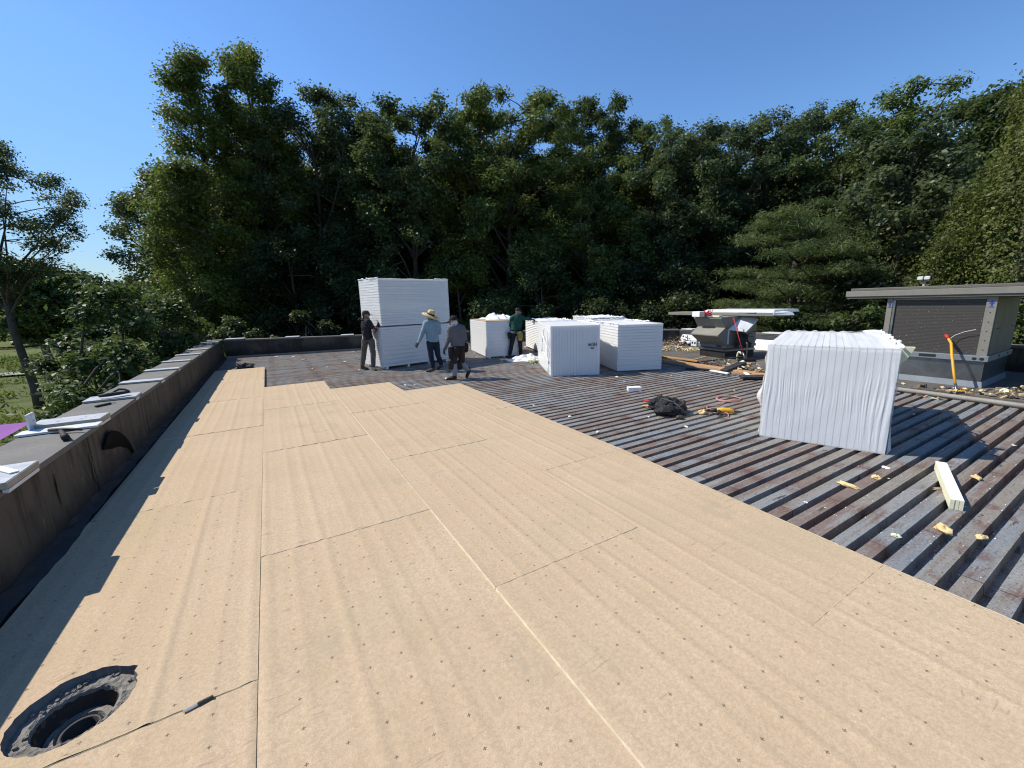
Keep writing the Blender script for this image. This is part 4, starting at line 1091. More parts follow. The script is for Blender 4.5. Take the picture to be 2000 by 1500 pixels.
su = thing('rooftop_unit', 'small tan rooftop air unit with two angled hoods on its left face', 'air conditioner', (10.82, 6.64, .085), R(-10))
W = .93; D = 1.12
MB().box(.02, D, .02, W - .02, .0, .20).build('curb', M_tar, su)
MB().box(-.01, D + .01, -.01, W + .01, .201, .245).build('curb_flashing', M_galv, su)
MB().box(.02, D, .02, W - .02, .246, .30).build('curb_top', M_hvd, su)
MB().box(-.02, D + .02, -.02, W + .02, .301, .375).build('base_rail', M_base, su, bevel=.004)
MB().box(-.023, -.02, .12, .30, .32, .36).build('fork_slot', M_tar, su)
MB().box(.0, D, .0, W, .376, 1.16).build('cabinet', M_hv, su, bevel=.006)
for a, b, z0, z1 in ((.28, .62, .42, 1.08), (.64, 1.09, .42, 1.08)):
    MB().box(a, b, -.008, -.001, z0, z1).build('side_panel', M_hv, su, bevel=.003)
MB().box(.70, .92, -.016, -.009, .78, 1.05).build('louvre', M_galv, su)
MB().box(.04, .10, -.010, -.001, .40, .80).build('door_edge', M_white, su)
for x, z in ((.66, .70), (.80, .66), (.98, .70), (.9, .56)): MB().box(x, x + .11, -.03, -.009, z, z + .014).build('latch', M_tar, su)
mb = MB()
def wedge(prof, y0, y1):
    n = len(prof)
    mb.add([(x, y0, z) for x, z in prof] + [(x, y1, z) for x, z in prof], [tuple(range(n))[::-1], tuple(range(n, 2 * n))] + [(i, (i + 1) % n, n + (i + 1) % n, n + i) for i in range(n)])
wedge([(-.001, .92), (-.33, .67), (-.33, .64), (-.001, .40)], -.02, W + .02)
mb.build('lower_hood', M_hv, su)
mb = MB(); wedge([(-.001, 1.15), (-.25, 1.15), (-.25, 1.11), (-.06, .83), (-.001, .83)], -.02, W + .02); mb.build('upper_hood', M_hv, su)
for y in (.30, .62): MB().beam((-.215, y, 1.07), (-.10, y - .05, .89), .012, .004, (-1, 0, .5)).build('hood_stay', M_white, su)
MB().box(-.30, -.29, .05, .45, .62, .60).build('filter_slot', M_galv, su) if False else None
mb = MB()
a = [(.05, -.01, .80), (.30, -.36, .74), (.72, -.36, 1.06), (.55, -.01, 1.14)]
mb.hexa([(x, y, z) for x, y, z in a] + [(x, y, z + .02) for x, y, z in a]); mb.build('side_hood', M_white, su)
MB().add([(.32, -.355, .735), (.72, -.355, 1.055), (.72, -.012, .60), (.34, -.012, .60)], [(0, 1, 2, 3), (3, 2, 1, 0)]).build('hood_cheek', M_hv, su)
rp = thing('roof_panel', 'tan fascia panel lying across the top of the small unit and reaching out to the left', 'panel', (11.28, 8.95, 1.26), R(-3))
MB().box(0, .75, -3.35, 0, .0, .085).build('fascia', M_hv, rp, bevel=.004)
MB().box(.04, .75, -3.35, -.05, -.014, -.002).build('soffit', M_hvd, rp)
rp2 = thing('roof_panel', 'bright white bent sheet stacked over the tan panel on the small unit', 'panel', (11.42, 7.75, 1.348), R(-6))
MB().hexa([(-.10, -2.15, .0), (1.0, -2.15, .0), (1.0, .0, .0), (-.10, .0, .0), (.05, -2.10, .07), (1.0, -2.10, .07), (1.0, -.05, .07), (.05, -.05, .07)]).build('sheet', M_white, rp2)
MB().hexa([(-.16, -2.20, -.06), (.3, -2.45, -.07), (.3, -2.2, -.05), (-.10, -2.16, -.05), (-.12, -2.20, .0), (.3, -2.40, .0), (.3, -2.16, .04), (-.08, -2.16, .04)]).build('bent_lip', M_white, rp2)
MB().box(-.14, .10, -1.70, .25, -.004, .012).build('edge_strip', M_white, rp2)
bx = thing('carton', 'white carton standing on the upper hood of the small unit', 'box', (10.72, 7.44, 1.237), R(-10))
MB().box(-.13, .11, -.14, .14, 0, .15).build('case', M_wfoam, bx, bevel=.01)
MB().box(-.11, .09, -.30, -.15, 0, .11).build('flap', M_hvd, bx, bevel=.004)
o = MB().box(-.06, .06, -.22, .22, 0, .045).build('foam_board', M_pfoam); o.location = (10.66, 6.93, 1.237); o.rotation_euler = (0, 0, R(-10))
tag(o, 'cream foam strip on the upper hood of the small unit', 'foam strip')
mb = MB()
for k in range(7):
    a = rng.uniform(0, 6.28); c0 = Vector((10.60, 7.08, 1.33))
    pts = [c0 + Vector((rng.uniform(-.03, .03), rng.uniform(-.16, .16), rng.uniform(-.07, .12))) for _ in range(4)]
    mb.tube(pts, .011, 4)
tag(mb.build('red_ribbon', M_red), 'tangled red ribbon on the panel above the hoods', 'ribbon')
bm_ = thing('push_broom', 'push broom with long red handle leaning on the small unit', 'broom', (0, 0, 0))
MB().tube([(10.70, 6.08, .17), (10.74, 6.05, .35), (10.85, 6.49, 1.22)] if False else [(10.71, 6.02, .16), (10.86, 6.50, 1.22)], .011, 8).build('handle', M_red, bm_, smooth=True)
MB().tube([(10.705, 6.00, .12), (10.73, 6.09, .32)], .022, 8).build('socket', M_galv, bm_, smooth=True)
MB().beam((10.55, 6.10, .13), (10.92, 5.86, .13), .07, .05).build('brush_block', M_rub, bm_)
MB().beam((10.53, 6.10, .105), (10.91, 5.85, .105), .09, .045).build('bristles', M_black, bm_)
bg_ = thing('black_bag', 'black bag bundled against the side of the small unit', 'bag', (11.15, 6.38, .40), R(-10))
MB().add(*crumple((0, 0, .12), (.20, .12, .24), 61)).build('body', M_black, bg_)
MB().add(*crumple((.12, -.03, .02), (.15, .10, .17), 62)).build('pocket', M_black, bg_)
gp = thing('vent_pipe', 'bent beige gooseneck pipe before the small unit', 'pipe', (10.45, 6.07, .085))
MB().tube([(0, 0, 0), (0, 0, .20), (.0, -.01, .245), (-.005, -.03, .27), (-.01, -.065, .275), (-.015, -.09, .255), (-.015, -.10, .22)], .022, 10).build('neck', M_pfoam, gp, smooth=True)
MB().lathe([(.09, 0), (.085, .02), (.034, .03)], 14).build('base_collar', M_tar, gp)
o = MB().tube([(0, 0, 0), (0, 0, .44), (-.04, 0, .46)], .018, 8).build('upright_pipe', M_pipe, smooth=True); o.location = (11.05, 6.17, .085)
tag(o, 'thin grey upright pipe behind the broom socket', 'pipe')
for i, (x, y, lab) in enumerate([(13.02, 9.62, 'left one of the two white domed roof vents beyond the small unit'), (12.95, 9.30, 'right one of the two white domed roof vents, closest to the small unit')]):
    v_ = thing('roof_vent', lab, 'vent', (x, y, .085), 0, 'white domed roof vents')
    MB().lathe([(.05, 0), (.05, .10)], 16).build('stack', M_rub, v_, smooth=True)
    MB().lathe([(.085, .09), (.095, .11), (.085, .15), (.055, .185), (.0, .20)], 18).build('dome', M_white, v_, smooth=True)
vb = thing('junction_box', 'small white box with two dark holes beside the right roof vent', 'box', (12.75, 8.95, .085), R(-15))
MB().box(-.05, .05, -.14, .14, .04, .26).build('case', M_white, vb, bevel=.006)
for y in (-.065, .065): MB().box(-.054, -.05, y - .035, y + .035, .12, .19).build('hole', M_tar, vb)
fl = thing('floodlight_pole', 'thin pole with small floodlights rising behind the large unit panel', 'light pole', (16.5, 4.28, GZ))
MB().tube([(0, 0, 0), (0, 0, -GZ + 2.14)], .035, 8).build('pole', M_pipe, fl, smooth=True)
for k, (dx, dy) in enumerate(((-.04, .08), (-.05, -.07))):
    MB().hexa([(dx - .07, dy - .06, -GZ + 2.12), (dx + .03, dy - .06, -GZ + 2.15), (dx + .03, dy + .06, -GZ + 2.15), (dx - .07, dy + .06, -GZ + 2.12), (dx - .06, dy - .06, -GZ + 2.21), (dx + .03, dy - .05, -GZ + 2.22), (dx + .03, dy + .05, -GZ + 2.22), (dx - .06, dy + .06, -GZ + 2.21)]).build('lamp_head', M_white, fl, bevel=.01)
# ================================================================== PEOPLE
def loft(mb, rings, side, n=14):
    """rings: (pos, rx, ry); rx along `side`; rounded ends"""
    P = [Vector(r[0]) for r in rings]
    cf = lambda r: .6 if max(r[1], r[2]) < .1 else .12
    rg = [(P[0] - (P[1] - P[0]).normalized() * min(rings[0][1], rings[0][2]) * cf(rings[0]), rings[0][1] * .55, rings[0][2] * .55)] + [(P[i], rings[i][1], rings[i][2]) for i in range(len(P))] + \
         [(P[-1] + (P[-1] - P[-2]).normalized() * min(rings[-1][1], rings[-1][2]) * cf(rings[-1]), rings[-1][1] * .55, rings[-1][2] * .55)]
    vs = []; fs = []
    m = len(rg)
    for i, (p, rx, ry) in enumerate(rg):
        d = (rg[min(i + 1, m - 1)][0] - rg[max(i - 1, 0)][0]).normalized()
        s = Vector(side); s = s - d * s.dot(d)
        if s.length < 1e-3: s = d.orthogonal()
        s.normalize(); t = d.cross(s)
        for k in range(n):
            a = 2 * math.pi * k / n
            vs.append(p + s * math.cos(a) * rx + t * math.sin(a) * ry)
    for i in range(m - 1):
        for k in range(n):
            k2 = (k + 1) % n; fs.append((i * n + k, i * n + k2, (i + 1) * n + k2, (i + 1) * n + k))
    fs.append(tuple(range(n))[::-1]); fs.append(tuple((m - 1) * n + k for k in range(n)))
    mb.add(vs, fs)
pending = []
def skin(mb, name, mat, parent, voxel=0.012, it=4, fold=0.0, seed=0):
    o = mb.build(name, mat, parent, smooth=True)
    r_ = o.modifiers.new('remesh', 'REMESH'); r_.mode = 'VOXEL'; r_.voxel_size = voxel; r_.use_smooth_shade = True
    s_ = o.modifiers.new('smooth', 'SMOOTH'); s_.factor = .5; s_.iterations = it
    if fold:
        tx = bpy.data.textures.new('fold', 'CLOUDS'); tx.noise_scale = .09; tx.noise_depth = 2
        d_ = o.modifiers.new('fold', 'DISPLACE'); d_.texture = tx; d_.strength = fold; d_.mid_level = .5; d_.texture_coords = 'GLOBAL'
    pending.append(o)
    return o

def hand(mb, wr, direction, palm_n, sc_=1.0, curl=.5, grow=0.0):
    """palm and five fingers; direction = along the hand, palm_n = palm normal"""
    d = Vector(direction).normalized(); nrm = Vector(palm_n); nrm = (nrm - d * nrm.dot(d)).normalized(); s = d.cross(nrm)
    w = Vector(wr)
    loft(mb, [(w, .026 + grow, .02 + grow), (w + d * .045, .038 + grow, .017 + grow), (w + d * .085, .042 + grow, .015 + grow)], s, 12)
    for i, (off, ln) in enumerate([(-.031, .068), (-.010, .078), (.011, .074), (.031, .058)]):
        b = w + d * .085 + s * off
        c1 = b + d * ln * .45 + nrm * curl * ln * .15
        c2 = c1 + (d * (1 - curl * .6) + nrm * curl).normalized() * ln * .32
        c3 = c2 + (d * (1 - curl) + nrm * curl * 1.4).normalized() * ln * .26
        loft(mb, [(b - d * .01, .0098 + grow, .0098 + grow), (c1, .0092 + grow, .0092 + grow), (c2, .0085 + grow, .0085 + grow), (c3, .0075 + grow, .0075 + grow)], s, 8)
    b = w + d * .03 - s * .03
    c1 = b + (d * .6 - s * .7 + nrm * .3).normalized() * .038; c2 = c1 + (d * .9 - s * .2 + nrm * .4).normalized() * .03
    loft(mb, [(b, .013 + grow, .013 + grow), (c1, .0115 + grow, .0115 + grow), (c2, .009 + grow, .009 + grow)], nrm, 8)

def person(label, loc, rz, J, face, top, pants, glove, boot, seed, low=None, hem=.80, bare_hands=False):
    t = thing('person', label, 'person', loc, rz)
    V_ = {k: Vector(v) for k, v in J.items()}
    side = (V_['shR'] - V_['shL']); side.z = 0; side.normalize()
    fv = Vector(face).normalized()
    pel = V_['pelvis']; ch = V_['chest']; nb = V_['neck']; hd = V_['head']
    mb = MB()
    mid = pel.lerp(ch, .5)
    loft(mb, [(pel + Vector((0, 0, -.04)), .14, .10), (pel + Vector((0, 0, .05)), .15, .105), (mid, .135, .10), (ch, .155, .10), (nb - Vector((0, 0, .06)), .10, .07), (nb, .055, .055)], side, 16)
    loft(mb, [(nb - Vector((0, 0, .02)), .055, .055), (nb.lerp(hd, .5), .05, .055), (hd, .05, .06)], side, 12)
    hu = Vector((0, 0, 1)); hs = fv.cross(hu).normalized()
    loft(mb, [(hd - hu * .10 + fv * .025, .042, .05), (hd - hu * .06 + fv * .012, .06, .075), (hd, .073, .092), (hd + hu * .06, .074, .095), (hd + hu * .095, .055, .07)], hs, 14)
    loft(mb, [(hd + fv * .085 + hu * .01, .010, .010), (hd + fv * .108 - hu * .025, .016, .012)], hs, 8)       # nose
    loft(mb, [(hd + fv * .075 - hu * .066, .024, .012), (hd + fv * .082 - hu * .058, .024, .010)], hs, 8)       # mouth
    for q in (-1, 1):
        loft(mb, [(hd + hs * q * .074 - hu * .03, .010, .018), (hd + hs * q * .080 + hu * .015, .010, .022)], hs, 8)
    fsd = side.cross(Vector((0, 0, 1)))
    for s_ in 'LR':
        loft(mb, [(V_['sh' + s_], .052, .052), (V_['sh' + s_].lerp(V_['el' + s_], .5), .05, .05), (V_['el' + s_], .042, .042)], fsd, 12)
        loft(mb, [(V_['el' + s_], .042, .042), (V_['el' + s_].lerp(V_['wr' + s_], .35), .043, .043), (V_['wr' + s_], .028, .026)], side, 12)
        loft(mb, [(V_['sh' + s_], .05, .05), (ch.lerp(V_['sh' + s_], .4), .06, .06)], fsd, 12)
        hand(mb, V_['wr' + s_], V_['hd' + s_], V_['pn' + s_], 1, .55)
        loft(mb, [(V_['hip' + s_], .085, .085), (V_['hip' + s_].lerp(V_['kn' + s_], .5), .073, .075), (V_['kn' + s_], .055, .057)], side, 12)
        loft(mb, [(V_['kn' + s_], .055, .057), (V_['kn' + s_].lerp(V_['an' + s_], .35), .055, .058), (V_['an' + s_], .036, .036)], side, 12)
        loft(mb, [(V_['an' + s_] - Vector((0, 0, .03)), .036, .036), (V_['an' + s_].lerp(V_['toe' + s_], .4) - Vector((0, 0, .012)), .036, .026), (V_['an' + s_].lerp(V_['toe' + s_], .72) - Vector((0, 0, .006)), .03, .018)], side, 10)
    skin(mb, 'body', M_skin, t, .010, 3)
    # eyes
    mb = MB()
    for q in (-1, 1): mb.lathe([(.0, .011), (.008, .008), (.011, 0), (.008, -.008), (0, -.011)], 8, hd + fv * .088 + hs * q * .032 + hu * .022)
    mb.build('eyes', M_hair, t, smooth=True)
    # shirt or hoodie
    mb = MB()
    hz = pel.lerp(ch, (hem - pel.z) / (ch.z - pel.z))
    loft(mb, [(hz, .172, .130), (pel.lerp(ch, .35), .168, .128), (mid.lerp(ch, .4), .175, .13), (ch, .192, .135), (nb - Vector((0, 0, .05)), .15, .115), (nb + Vector((0, 0, .005)), .085, .088)], side, 18)
    for s_ in 'LR':
        loft(mb, [(ch.lerp(V_['sh' + s_], .45), .105, .095), (V_['sh' + s_], .086, .086), (V_['sh' + s_].lerp(V_['el' + s_], .5), .066, .066), (V_['el' + s_], .058, .058), (V_['el' + s_].lerp(V_['wr' + s_], .5), .05, .05), (V_['wr' + s_], .04, .04)], fsd, 14)
        loft(mb, [(nb.lerp(V_['sh' + s_], .12), .085, .085), (V_['sh' + s_] + Vector((0, 0, .0)), .088, .088), (V_['sh' + s_].lerp(V_['el' + s_], .2), .08, .08)], fsd, 14)
    skin(mb, 'shirt', top, t, .013, 3, .022, seed)
    mb = MB()
    loft(mb, [(pel + Vector((0, 0, -.07)), .15, .12), (pel + Vector((0, 0, .0)), .158, .122), (pel + Vector((0, 0, .10)), .155, .115)], side, 16)
    lm = MB()
    for s_ in 'LR':
        h_, k_, a_ = V_['hip' + s_], V_['kn' + s_], V_['an' + s_]
        loft(mb, [(h_, .098, .100), (h_.lerp(k_, .5), .088, .09), (k_, .073, .076)], side, 14)
        tgt = lm if low else mb
        loft(tgt, [(k_, .072, .076), (k_.lerp(a_, .45), .07, .073), (a_ + Vector((0, 0, .03)), .062, .064)], side, 14)
    skin(mb, 'trousers', pants, t, .013, 3, .02, seed)
    if low: skin(lm, 'trouser_leg', low, t, .013, 3, .02, seed)
    for s_ in 'LR':
        a_, to = V_['an' + s_], V_['toe' + s_]; b_ = to - a_; b_.z = 0
        if b_.length < .02: b_ = fv.copy()
        b_.normalize()
        ax = Vector((0, 0, 1)).cross(b_)
        mb = MB()
        foot_dir = (to - a_)
        heel = a_ - foot_dir.normalized() * .045 - Vector((0, 0, .055))
        loft(mb, [(a_ + Vector((0, 0, .08)), .056, .058), (a_ - Vector((0, 0, .0)), .052, .054), (a_ - Vector((0, 0, .035)), .05, .055)], ax, 12)
        loft(mb, [(heel, .042, .035), (a_.lerp(to, .45) - Vector((0, 0, .02)), .05, .042), (to, .046, .030), (to + foot_dir.normalized() * .03 - Vector((0, 0, .008)), .034, .022)], ax, 12)
        skin(mb, 'boot', boot, t, .010, 3)
        if not bare_hands:
            mb = MB()
            hand(mb, V_['wr' + s_], V_['hd' + s_], V_['pn' + s_], 1, .55, .0035)
            loft(mb, [(V_['wr' + s_].lerp(V_['el' + s_], .22), .036, .036), (V_['wr' + s_], .034, .03)], side, 10)
            skin(mb, 'glove', glove, t, .006, 2)
    return t, V_, side, fv, hs
def cap(t, hd, fv, hs, mat, brim_mat, back=False):
    mb = MB(); hu = Vector((0, 0, 1))
    vs = []; fs = []; n = 20
    rows = [(1.0, .025), (1.0, .06), (.86, .095), (.55, .122), (.0, .132)]
    for rr, z in rows:
        for k in range(n):
            a = 2 * math.pi * k / n
            vs.append(hd + hs * .086 * rr * math.cos(a) + fv * .106 * rr * math.sin(a) + hu * z)
    for i in range(len(rows) - 1):
        for k in range(n):
            k2 = (k + 1) % n; fs.append((i * n + k, i * n + k2, (i + 1) * n + k2, (i + 1) * n + k))
    mb.add(vs, fs); cp = mb.build('cap', mat, t, smooth=True)
    mb = MB(); vs = []; m = 10
    for k in range(m + 1):
        a = math.pi * (.16 + .68 * k / m)
        for rr, dz in ((1.0, .030), (1.75, .012)):
            q = rr if rr == 1 else 1 + .75 * math.sin(math.pi * k / m) ** .6
            vs.append(hd + hs * .088 * math.cos(a) * (1 + (q - 1) * .3) + fv * .106 * math.sin(a) * q + hu * dz)
    fs = [(2 * k, 2 * k + 1, 2 * k + 3, 2 * k + 2) for k in range(m)]
    o = mb.add(vs, fs).build('brim', brim_mat, cp, smooth=True)
    s_ = o.modifiers.new('thick', 'SOLIDIFY'); s_.thickness = .006
    return cp
def rot(v, a): return Vector((v[0] * math.cos(a) - v[1] * math.sin(a), v[0] * math.sin(a) + v[1] * math.cos(a), v[2]))

C_char = cloth('charcoal_hoodie', (0.030, 0.028, 0.033)); C_khaki = cloth('khaki_trousers', (0.150, 0.125, 0.10))
C_blue = cloth('pale_blue_shirt', (0.24, 0.34, 0.40), .85); C_jean = cloth('navy_jeans', (0.022, 0.033, 0.055))
C_grey = cloth('grey_hoodie', (0.135, 0.13, 0.14), .85); C_brown = cloth('brown_chaps', (0.050, 0.036, 0.034)); C_lgrey = cloth('light_grey_trousers', (0.28, 0.285, 0.30), .8)
C_green = cloth('dark_green_shirt', (0.022, 0.085, 0.06)); C_blk = cloth('black_jeans', (0.02, 0.022, 0.027))
C_boot = cloth('worn_boots', (0.10, 0.085, 0.075)); C_boot2 = cloth('dark_boots', (0.045, 0.04, 0.037)); C_glove = cloth('dark_gloves', (0.03, 0.034, 0.032)); C_gglove = cloth('green_grey_gloves', (0.05, 0.07, 0.055))
C_cap = cloth('grey_cap', (0.05, 0.05, 0.054)); C_wht = cloth('white_cloth', (0.55, 0.55, 0.57), .85); C_pouch = cloth('leather_pouch', (0.035, 0.024, 0.022)); C_tanp = cloth('tan_pouch', (0.30, 0.25, 0.08))

# man 1: seen in profile, facing right, hand at the joint of the double pack
az = R(-12)
t, V_, sd_, fv, hs = person('man in black hoodie and grey cap steadying the tall double pack with one hand', (2.36, 11.93, 0), az, dict(
    pelvis=(.01, 0, .90), chest=(-.015, 0, 1.22), neck=(-.01, 0, 1.40), head=(.015, 0, 1.535),
    shL=(-.04, .17, 1.34), elL=(.06, .22, 1.12), wrL=(.09, .14, 1.35), hdL=(.0, -.1, .3), pnL=(-1, 0, 0),
    shR=(.07, -.17, 1.34), elR=(.23, -.20, 1.10), wrR=(.37, -.06, 1.33), hdR=(.25, .10, .2), pnR=(.9, .5, 0),
    hipL=(-.07, .07, .86), knL=(-.14, .06, .48), anL=(-.21, .04, .10), toeL=(-.08, -.03, .035),
    hipR=(.08, -.07, .86), knR=(.11, -.12, .48), anR=(.08, -.12, .10), toeR=(.13, -.30, .035)), (1, .25, -.05), C_char, C_khaki, C_glove, C_boot, 1, hem=.86)
cap(t, V_['head'], fv, hs, C_cap, C_cap)
mb = MB(); loft(mb, [(V_['neck'] + Vector((-.05, 0, -.03)), .11, .05), (V_['neck'] + Vector((-.085, 0, .02)), .10, .045), (V_['neck'] + Vector((-.06, 0, .06)), .07, .03)], sd_, 12); skin(mb, 'hood', C_char, t, .012, 3, .015)
mb = MB(); loft(mb, [(V_['head'] + Vector((-.055, 0, -.05)), .06, .04), (V_['head'] + Vector((-.065, 0, .03)), .07, .045)], hs, 10); skin(mb, 'hair', M_hair, t, .012, 2)
# man 2: straw hat, seen from behind, walking to the left
az = R(-19.5)
t, V_, sd_, fv, hs = person('man in wide straw hat and pale blue shirt walking past the tall pack', (3.70, 10.45, 0), az, dict(
    pelvis=(.03, 0, .86), chest=(.035, .0, 1.16), neck=(.03, .02, 1.34), head=(.02, .03, 1.46),
    shL=(-.12, -.03, 1.28), elL=(-.24, -.05, 1.00), wrL=(-.34, -.05, .80), hdL=(-.25, .05, -.35), pnL=(.6, .6, 0),
    shR=(.19, .04, 1.27), elR=(.225, .14, 1.02), wrR=(.12, .30, 1.02), hdR=(-.3, .25, .0), pnR=(-.5, -.5, .2),
    hipL=(-.05, -.02, .83), knL=(-.04, -.05, .44), anL=(.0, -.08, .10), toeL=(-.16, -.06, .035),
    hipR=(.11, .03, .83), knR=(.14, .03, .45), anR=(.22, .20, .14), toeR=(.14, .30, .035)), (-.75, .65, -.15), C_blue, C_jean, C_gglove, C_boot, 2, hem=.80)
ht = V_['head'] + Vector((.0, 0, .055)); tilt = Matrix.Rotation(R(24), 3, Vector((.55, .85, 0)).normalized())
def hatp(r, z, a, k=1.0): return ht + tilt @ Vector((r * math.cos(a), r * math.sin(a) * k, z))
mb = MB(); vs = []; fs = []; n = 32
prof = [(.235, -.035), (.20, -.012), (.15, .0), (.105, .008), (.098, .05), (.088, .10), (.06, .128), (.02, .118), (.0, .115)]
for r_, z in prof:
    for k in range(n):
        a = 2 * math.pi * k / n; vs.append(hatp(r_ * (1 + .02 * math.sin(5 * a)), z + (.012 * math.sin(2 * a) if r_ > .14 else 0), a))
for i in range(len(prof) - 1):
    for k in range(n):
        k2 = (k + 1) % n; fs.append((i * n + k, i * n + k2, (i + 1) * n + k2, (i + 1) * n + k))
hat = mb.add(vs, fs).build('straw_hat', M_straw, t, smooth=True)
s_ = hat.modifiers.new('thick', 'SOLIDIFY'); s_.thickness = .006
mb = MB(); vs = []; fs = []
for z, r_ in ((.012, .1065), (.045, .1025)):
    for k in range(n): vs.append(hatp(r_, z, 2 * math.pi * k / n))
for k in range(n): fs.append((k, (k + 1) % n, n + (k + 1) % n, n + k))
mb.add(vs, fs).build('hat_band', C_pouch, hat, smooth=True)
mb = MB(); loft(mb, [(V_['head'] + Vector((.05, -.05, -.06)), .06, .04), (V_['head'] + Vector((.05, -.05, .03)), .07, .05)], hs, 10); skin(mb, 'hair', M_hair, t, .012, 2)
# man 3: grey hoodie, tool belt, mid stride to the left
az = R(-24)
t, V_, sd_, fv, hs = person('man in grey hoodie with tool belt and knee pads striding left across the deck', (3.74, 8.93, 0), az, dict(
    pelvis=(.06, .0, .80), chest=(.065, .03, 1.09), neck=(.03, .04, 1.27), head=(-.015, .06, 1.375),
    shL=(-.10, -.01, 1.20), elL=(-.16, -.06, .93), wrL=(-.25, -.06, .76), hdL=(-.08, .02, -.35), pnL=(.7, .5, 0),
    shR=(.19, .05, 1.19), elR=(.235, .12, .92), wrR=(.17, .22, .76), hdR=(-.1, .15, -.35), pnR=(-.7, -.2, 0),
    hipL=(-.02, -.03, .76), knL=(-.05, -.08, .39), anL=(-.06, -.05, .09), toeL=(-.22, -.04, .03),
    hipR=(.13, .03, .76), knR=(.13, .06, .38), anR=(.28, .10, .17), toeR=(.23, .06, .04)), (-.85, .45, -.12), C_grey, C_brown, C_glove, C_boot2, 3, low=C_lgrey, hem=.78)
cap(t, V_['head'], fv, hs, C_blk, C_blk)
mb = MB(); loft(mb, [(V_['neck'] + Vector((0, 0, -.01)), .085, .085), (V_['neck'].lerp(V_['head'], .5), .078, .082), (V_['head'] + Vector((0, 0, -.02)), .085, .103)], hs, 14); skin(mb, 'neck_gaiter', C_wht, t, .011, 2, .012)
mb = MB(); loft(mb, [(V_['neck'] + Vector((.04, -.05, -.05)), .11, .05), (V_['neck'] + Vector((.05, -.06, .0)), .09, .04)], sd_, 12); skin(mb, 'hood', C_grey, t, .012, 3, .015)
def belt(t, c, sd_, pouches, mat):
    b = MB(); n = 24; vs = []; fs = []
    s = Vector(sd_); f = Vector((0, 0, 1)).cross(s)
    for z in (-.025, .025):
        for k in range(n):
            a = 2 * math.pi * k / n; vs.append(c + s * .178 * math.cos(a) + f * .14 * math.sin(a) + Vector((0, 0, z)))
    for k in range(n): fs.append((k, (k + 1) % n, n + (k + 1) % n, n + k))
    bo = b.add(vs, fs).build('tool_belt', C_pouch, t, smooth=True)
    so2 = bo.modifiers.new('thick', 'SOLIDIFY'); so2.thickness = .008; so2.offset = 1
    for (x, y, z, w, d, h, m) in pouches:
        mb = MB(); loft(mb, [((x, y, z - h / 2), w * .8, d * .7), ((x, y, z), w, d), ((x, y, z + h / 2), w * .95, d)], s, 10)
        mb.build('pouch', m, bo, smooth=True)
    return bo
bo = belt(t, Vector((.06, .0, .775)), sd_, [(-.10, -.10, .62, .075, .06, .26, C_pouch), (.24, .05, .74, .07, .06, .17, C_pouch), (.03, -.14, .68, .07, .05, .20, C_pouch)], C_pouch)
MB().tube([(-.20, -.12, .775), (-.06, -.15, .80)], [.014, .018], 8).build('hammer_handle', M_rub, bo)
MB().box(-.24, -.20, -.13, -.11, .735, .79).build('hammer_head', M_rub, bo)
for k, q in (('knL', (-.075, -.02, 0)), ('knR', (-.05, .0, -.02))):
    mb = MB(); c0 = V_[k] + Vector(q); loft(mb, [(c0 + Vector((0, 0, -.09)), .075, .085), (c0, .088, .095), (c0 + Vector((0, 0, .08)), .078, .088)], sd_, 12); skin(mb, 'knee_pad', M_black, t, .012, 2)
# man 4: green shirt, reaching over the packs
az = R(-30)
t, V_, sd_, fv, hs = person('man in dark green shirt with tool pouches reaching over the opened packs', (6.78, 11.50, 0), az, dict(
    pelvis=(.18, .0, .86), chest=(.21, .03, 1.16), neck=(.23, .03, 1.36), head=(.265, .05, 1.475),
    shL=(.06, .02, 1.29), elL=(.01, .10, 1.04), wrL=(.05, .20, .86), hdL=(.1, .15, -.3), pnL=(.7, -.4, 0),
    shR=(.36, .04, 1.29), elR=(.52, .14, 1.25), wrR=(.70, .24, 1.22), hdR=(.3, .12, -.05), pnR=(0, .1, -1),
    hipL=(.10, -.01, .83), knL=(.03, -.04, .46), anL=(-.04, -.02, .10), toeL=(-.08, -.16, .035),
    hipR=(.27, .02, .83), knR=(.31, .05, .46), anR=(.32, .10, .10), toeR=(.38, -.04, .035)), (.75, .6, -.25), C_green, C_blk, C_glove, C_boot2, 4, hem=.80)
cap(t, V_['head'], fv, hs, M_hair, M_hair)
mb = MB(); loft(mb, [(V_['neck'] + Vector((0, 0, .0)), .075, .075), (V_['neck'].lerp(V_['head'], .55), .072, .08)], hs, 14); skin(mb, 'neck_gaiter', C_grey, t, .011, 2, .012)
mb = MB(); loft(mb, [(Vector((.165, 0, .80)), .175, .13), (Vector((.17, 0, .90)), .172, .13)], sd_, 14); skin(mb, 'shirt_tail', C_lgrey, t, .013, 2, .02)
bo = belt(t, Vector((.18, .0, .90)), sd_, [(-.05, -.06, .72, .055, .05, .17, C_pouch), (.30, -.12, .70, .095, .06, .24, C_tanp), (.37, -.06, .80, .05, .05, .16, C_pouch)], C_pouch)
MB().tube([(.38, -.10, .88), (.40, -.10, .52)], [.014, .012], 8).build('hammer_handle', M_rub, bo)
bpy.context.view_layer.update()
dg = bpy.context.evaluated_depsgraph_get()
for o in pending:
    me = bpy.data.meshes.new_from_object(o.evaluated_get(dg), depsgraph=dg)
    o['_t'] = 0; del o['_t']
    o.modifiers.clear(); o.data = me
    me.polygons.foreach_set('use_smooth', [True] * len(me.polygons))
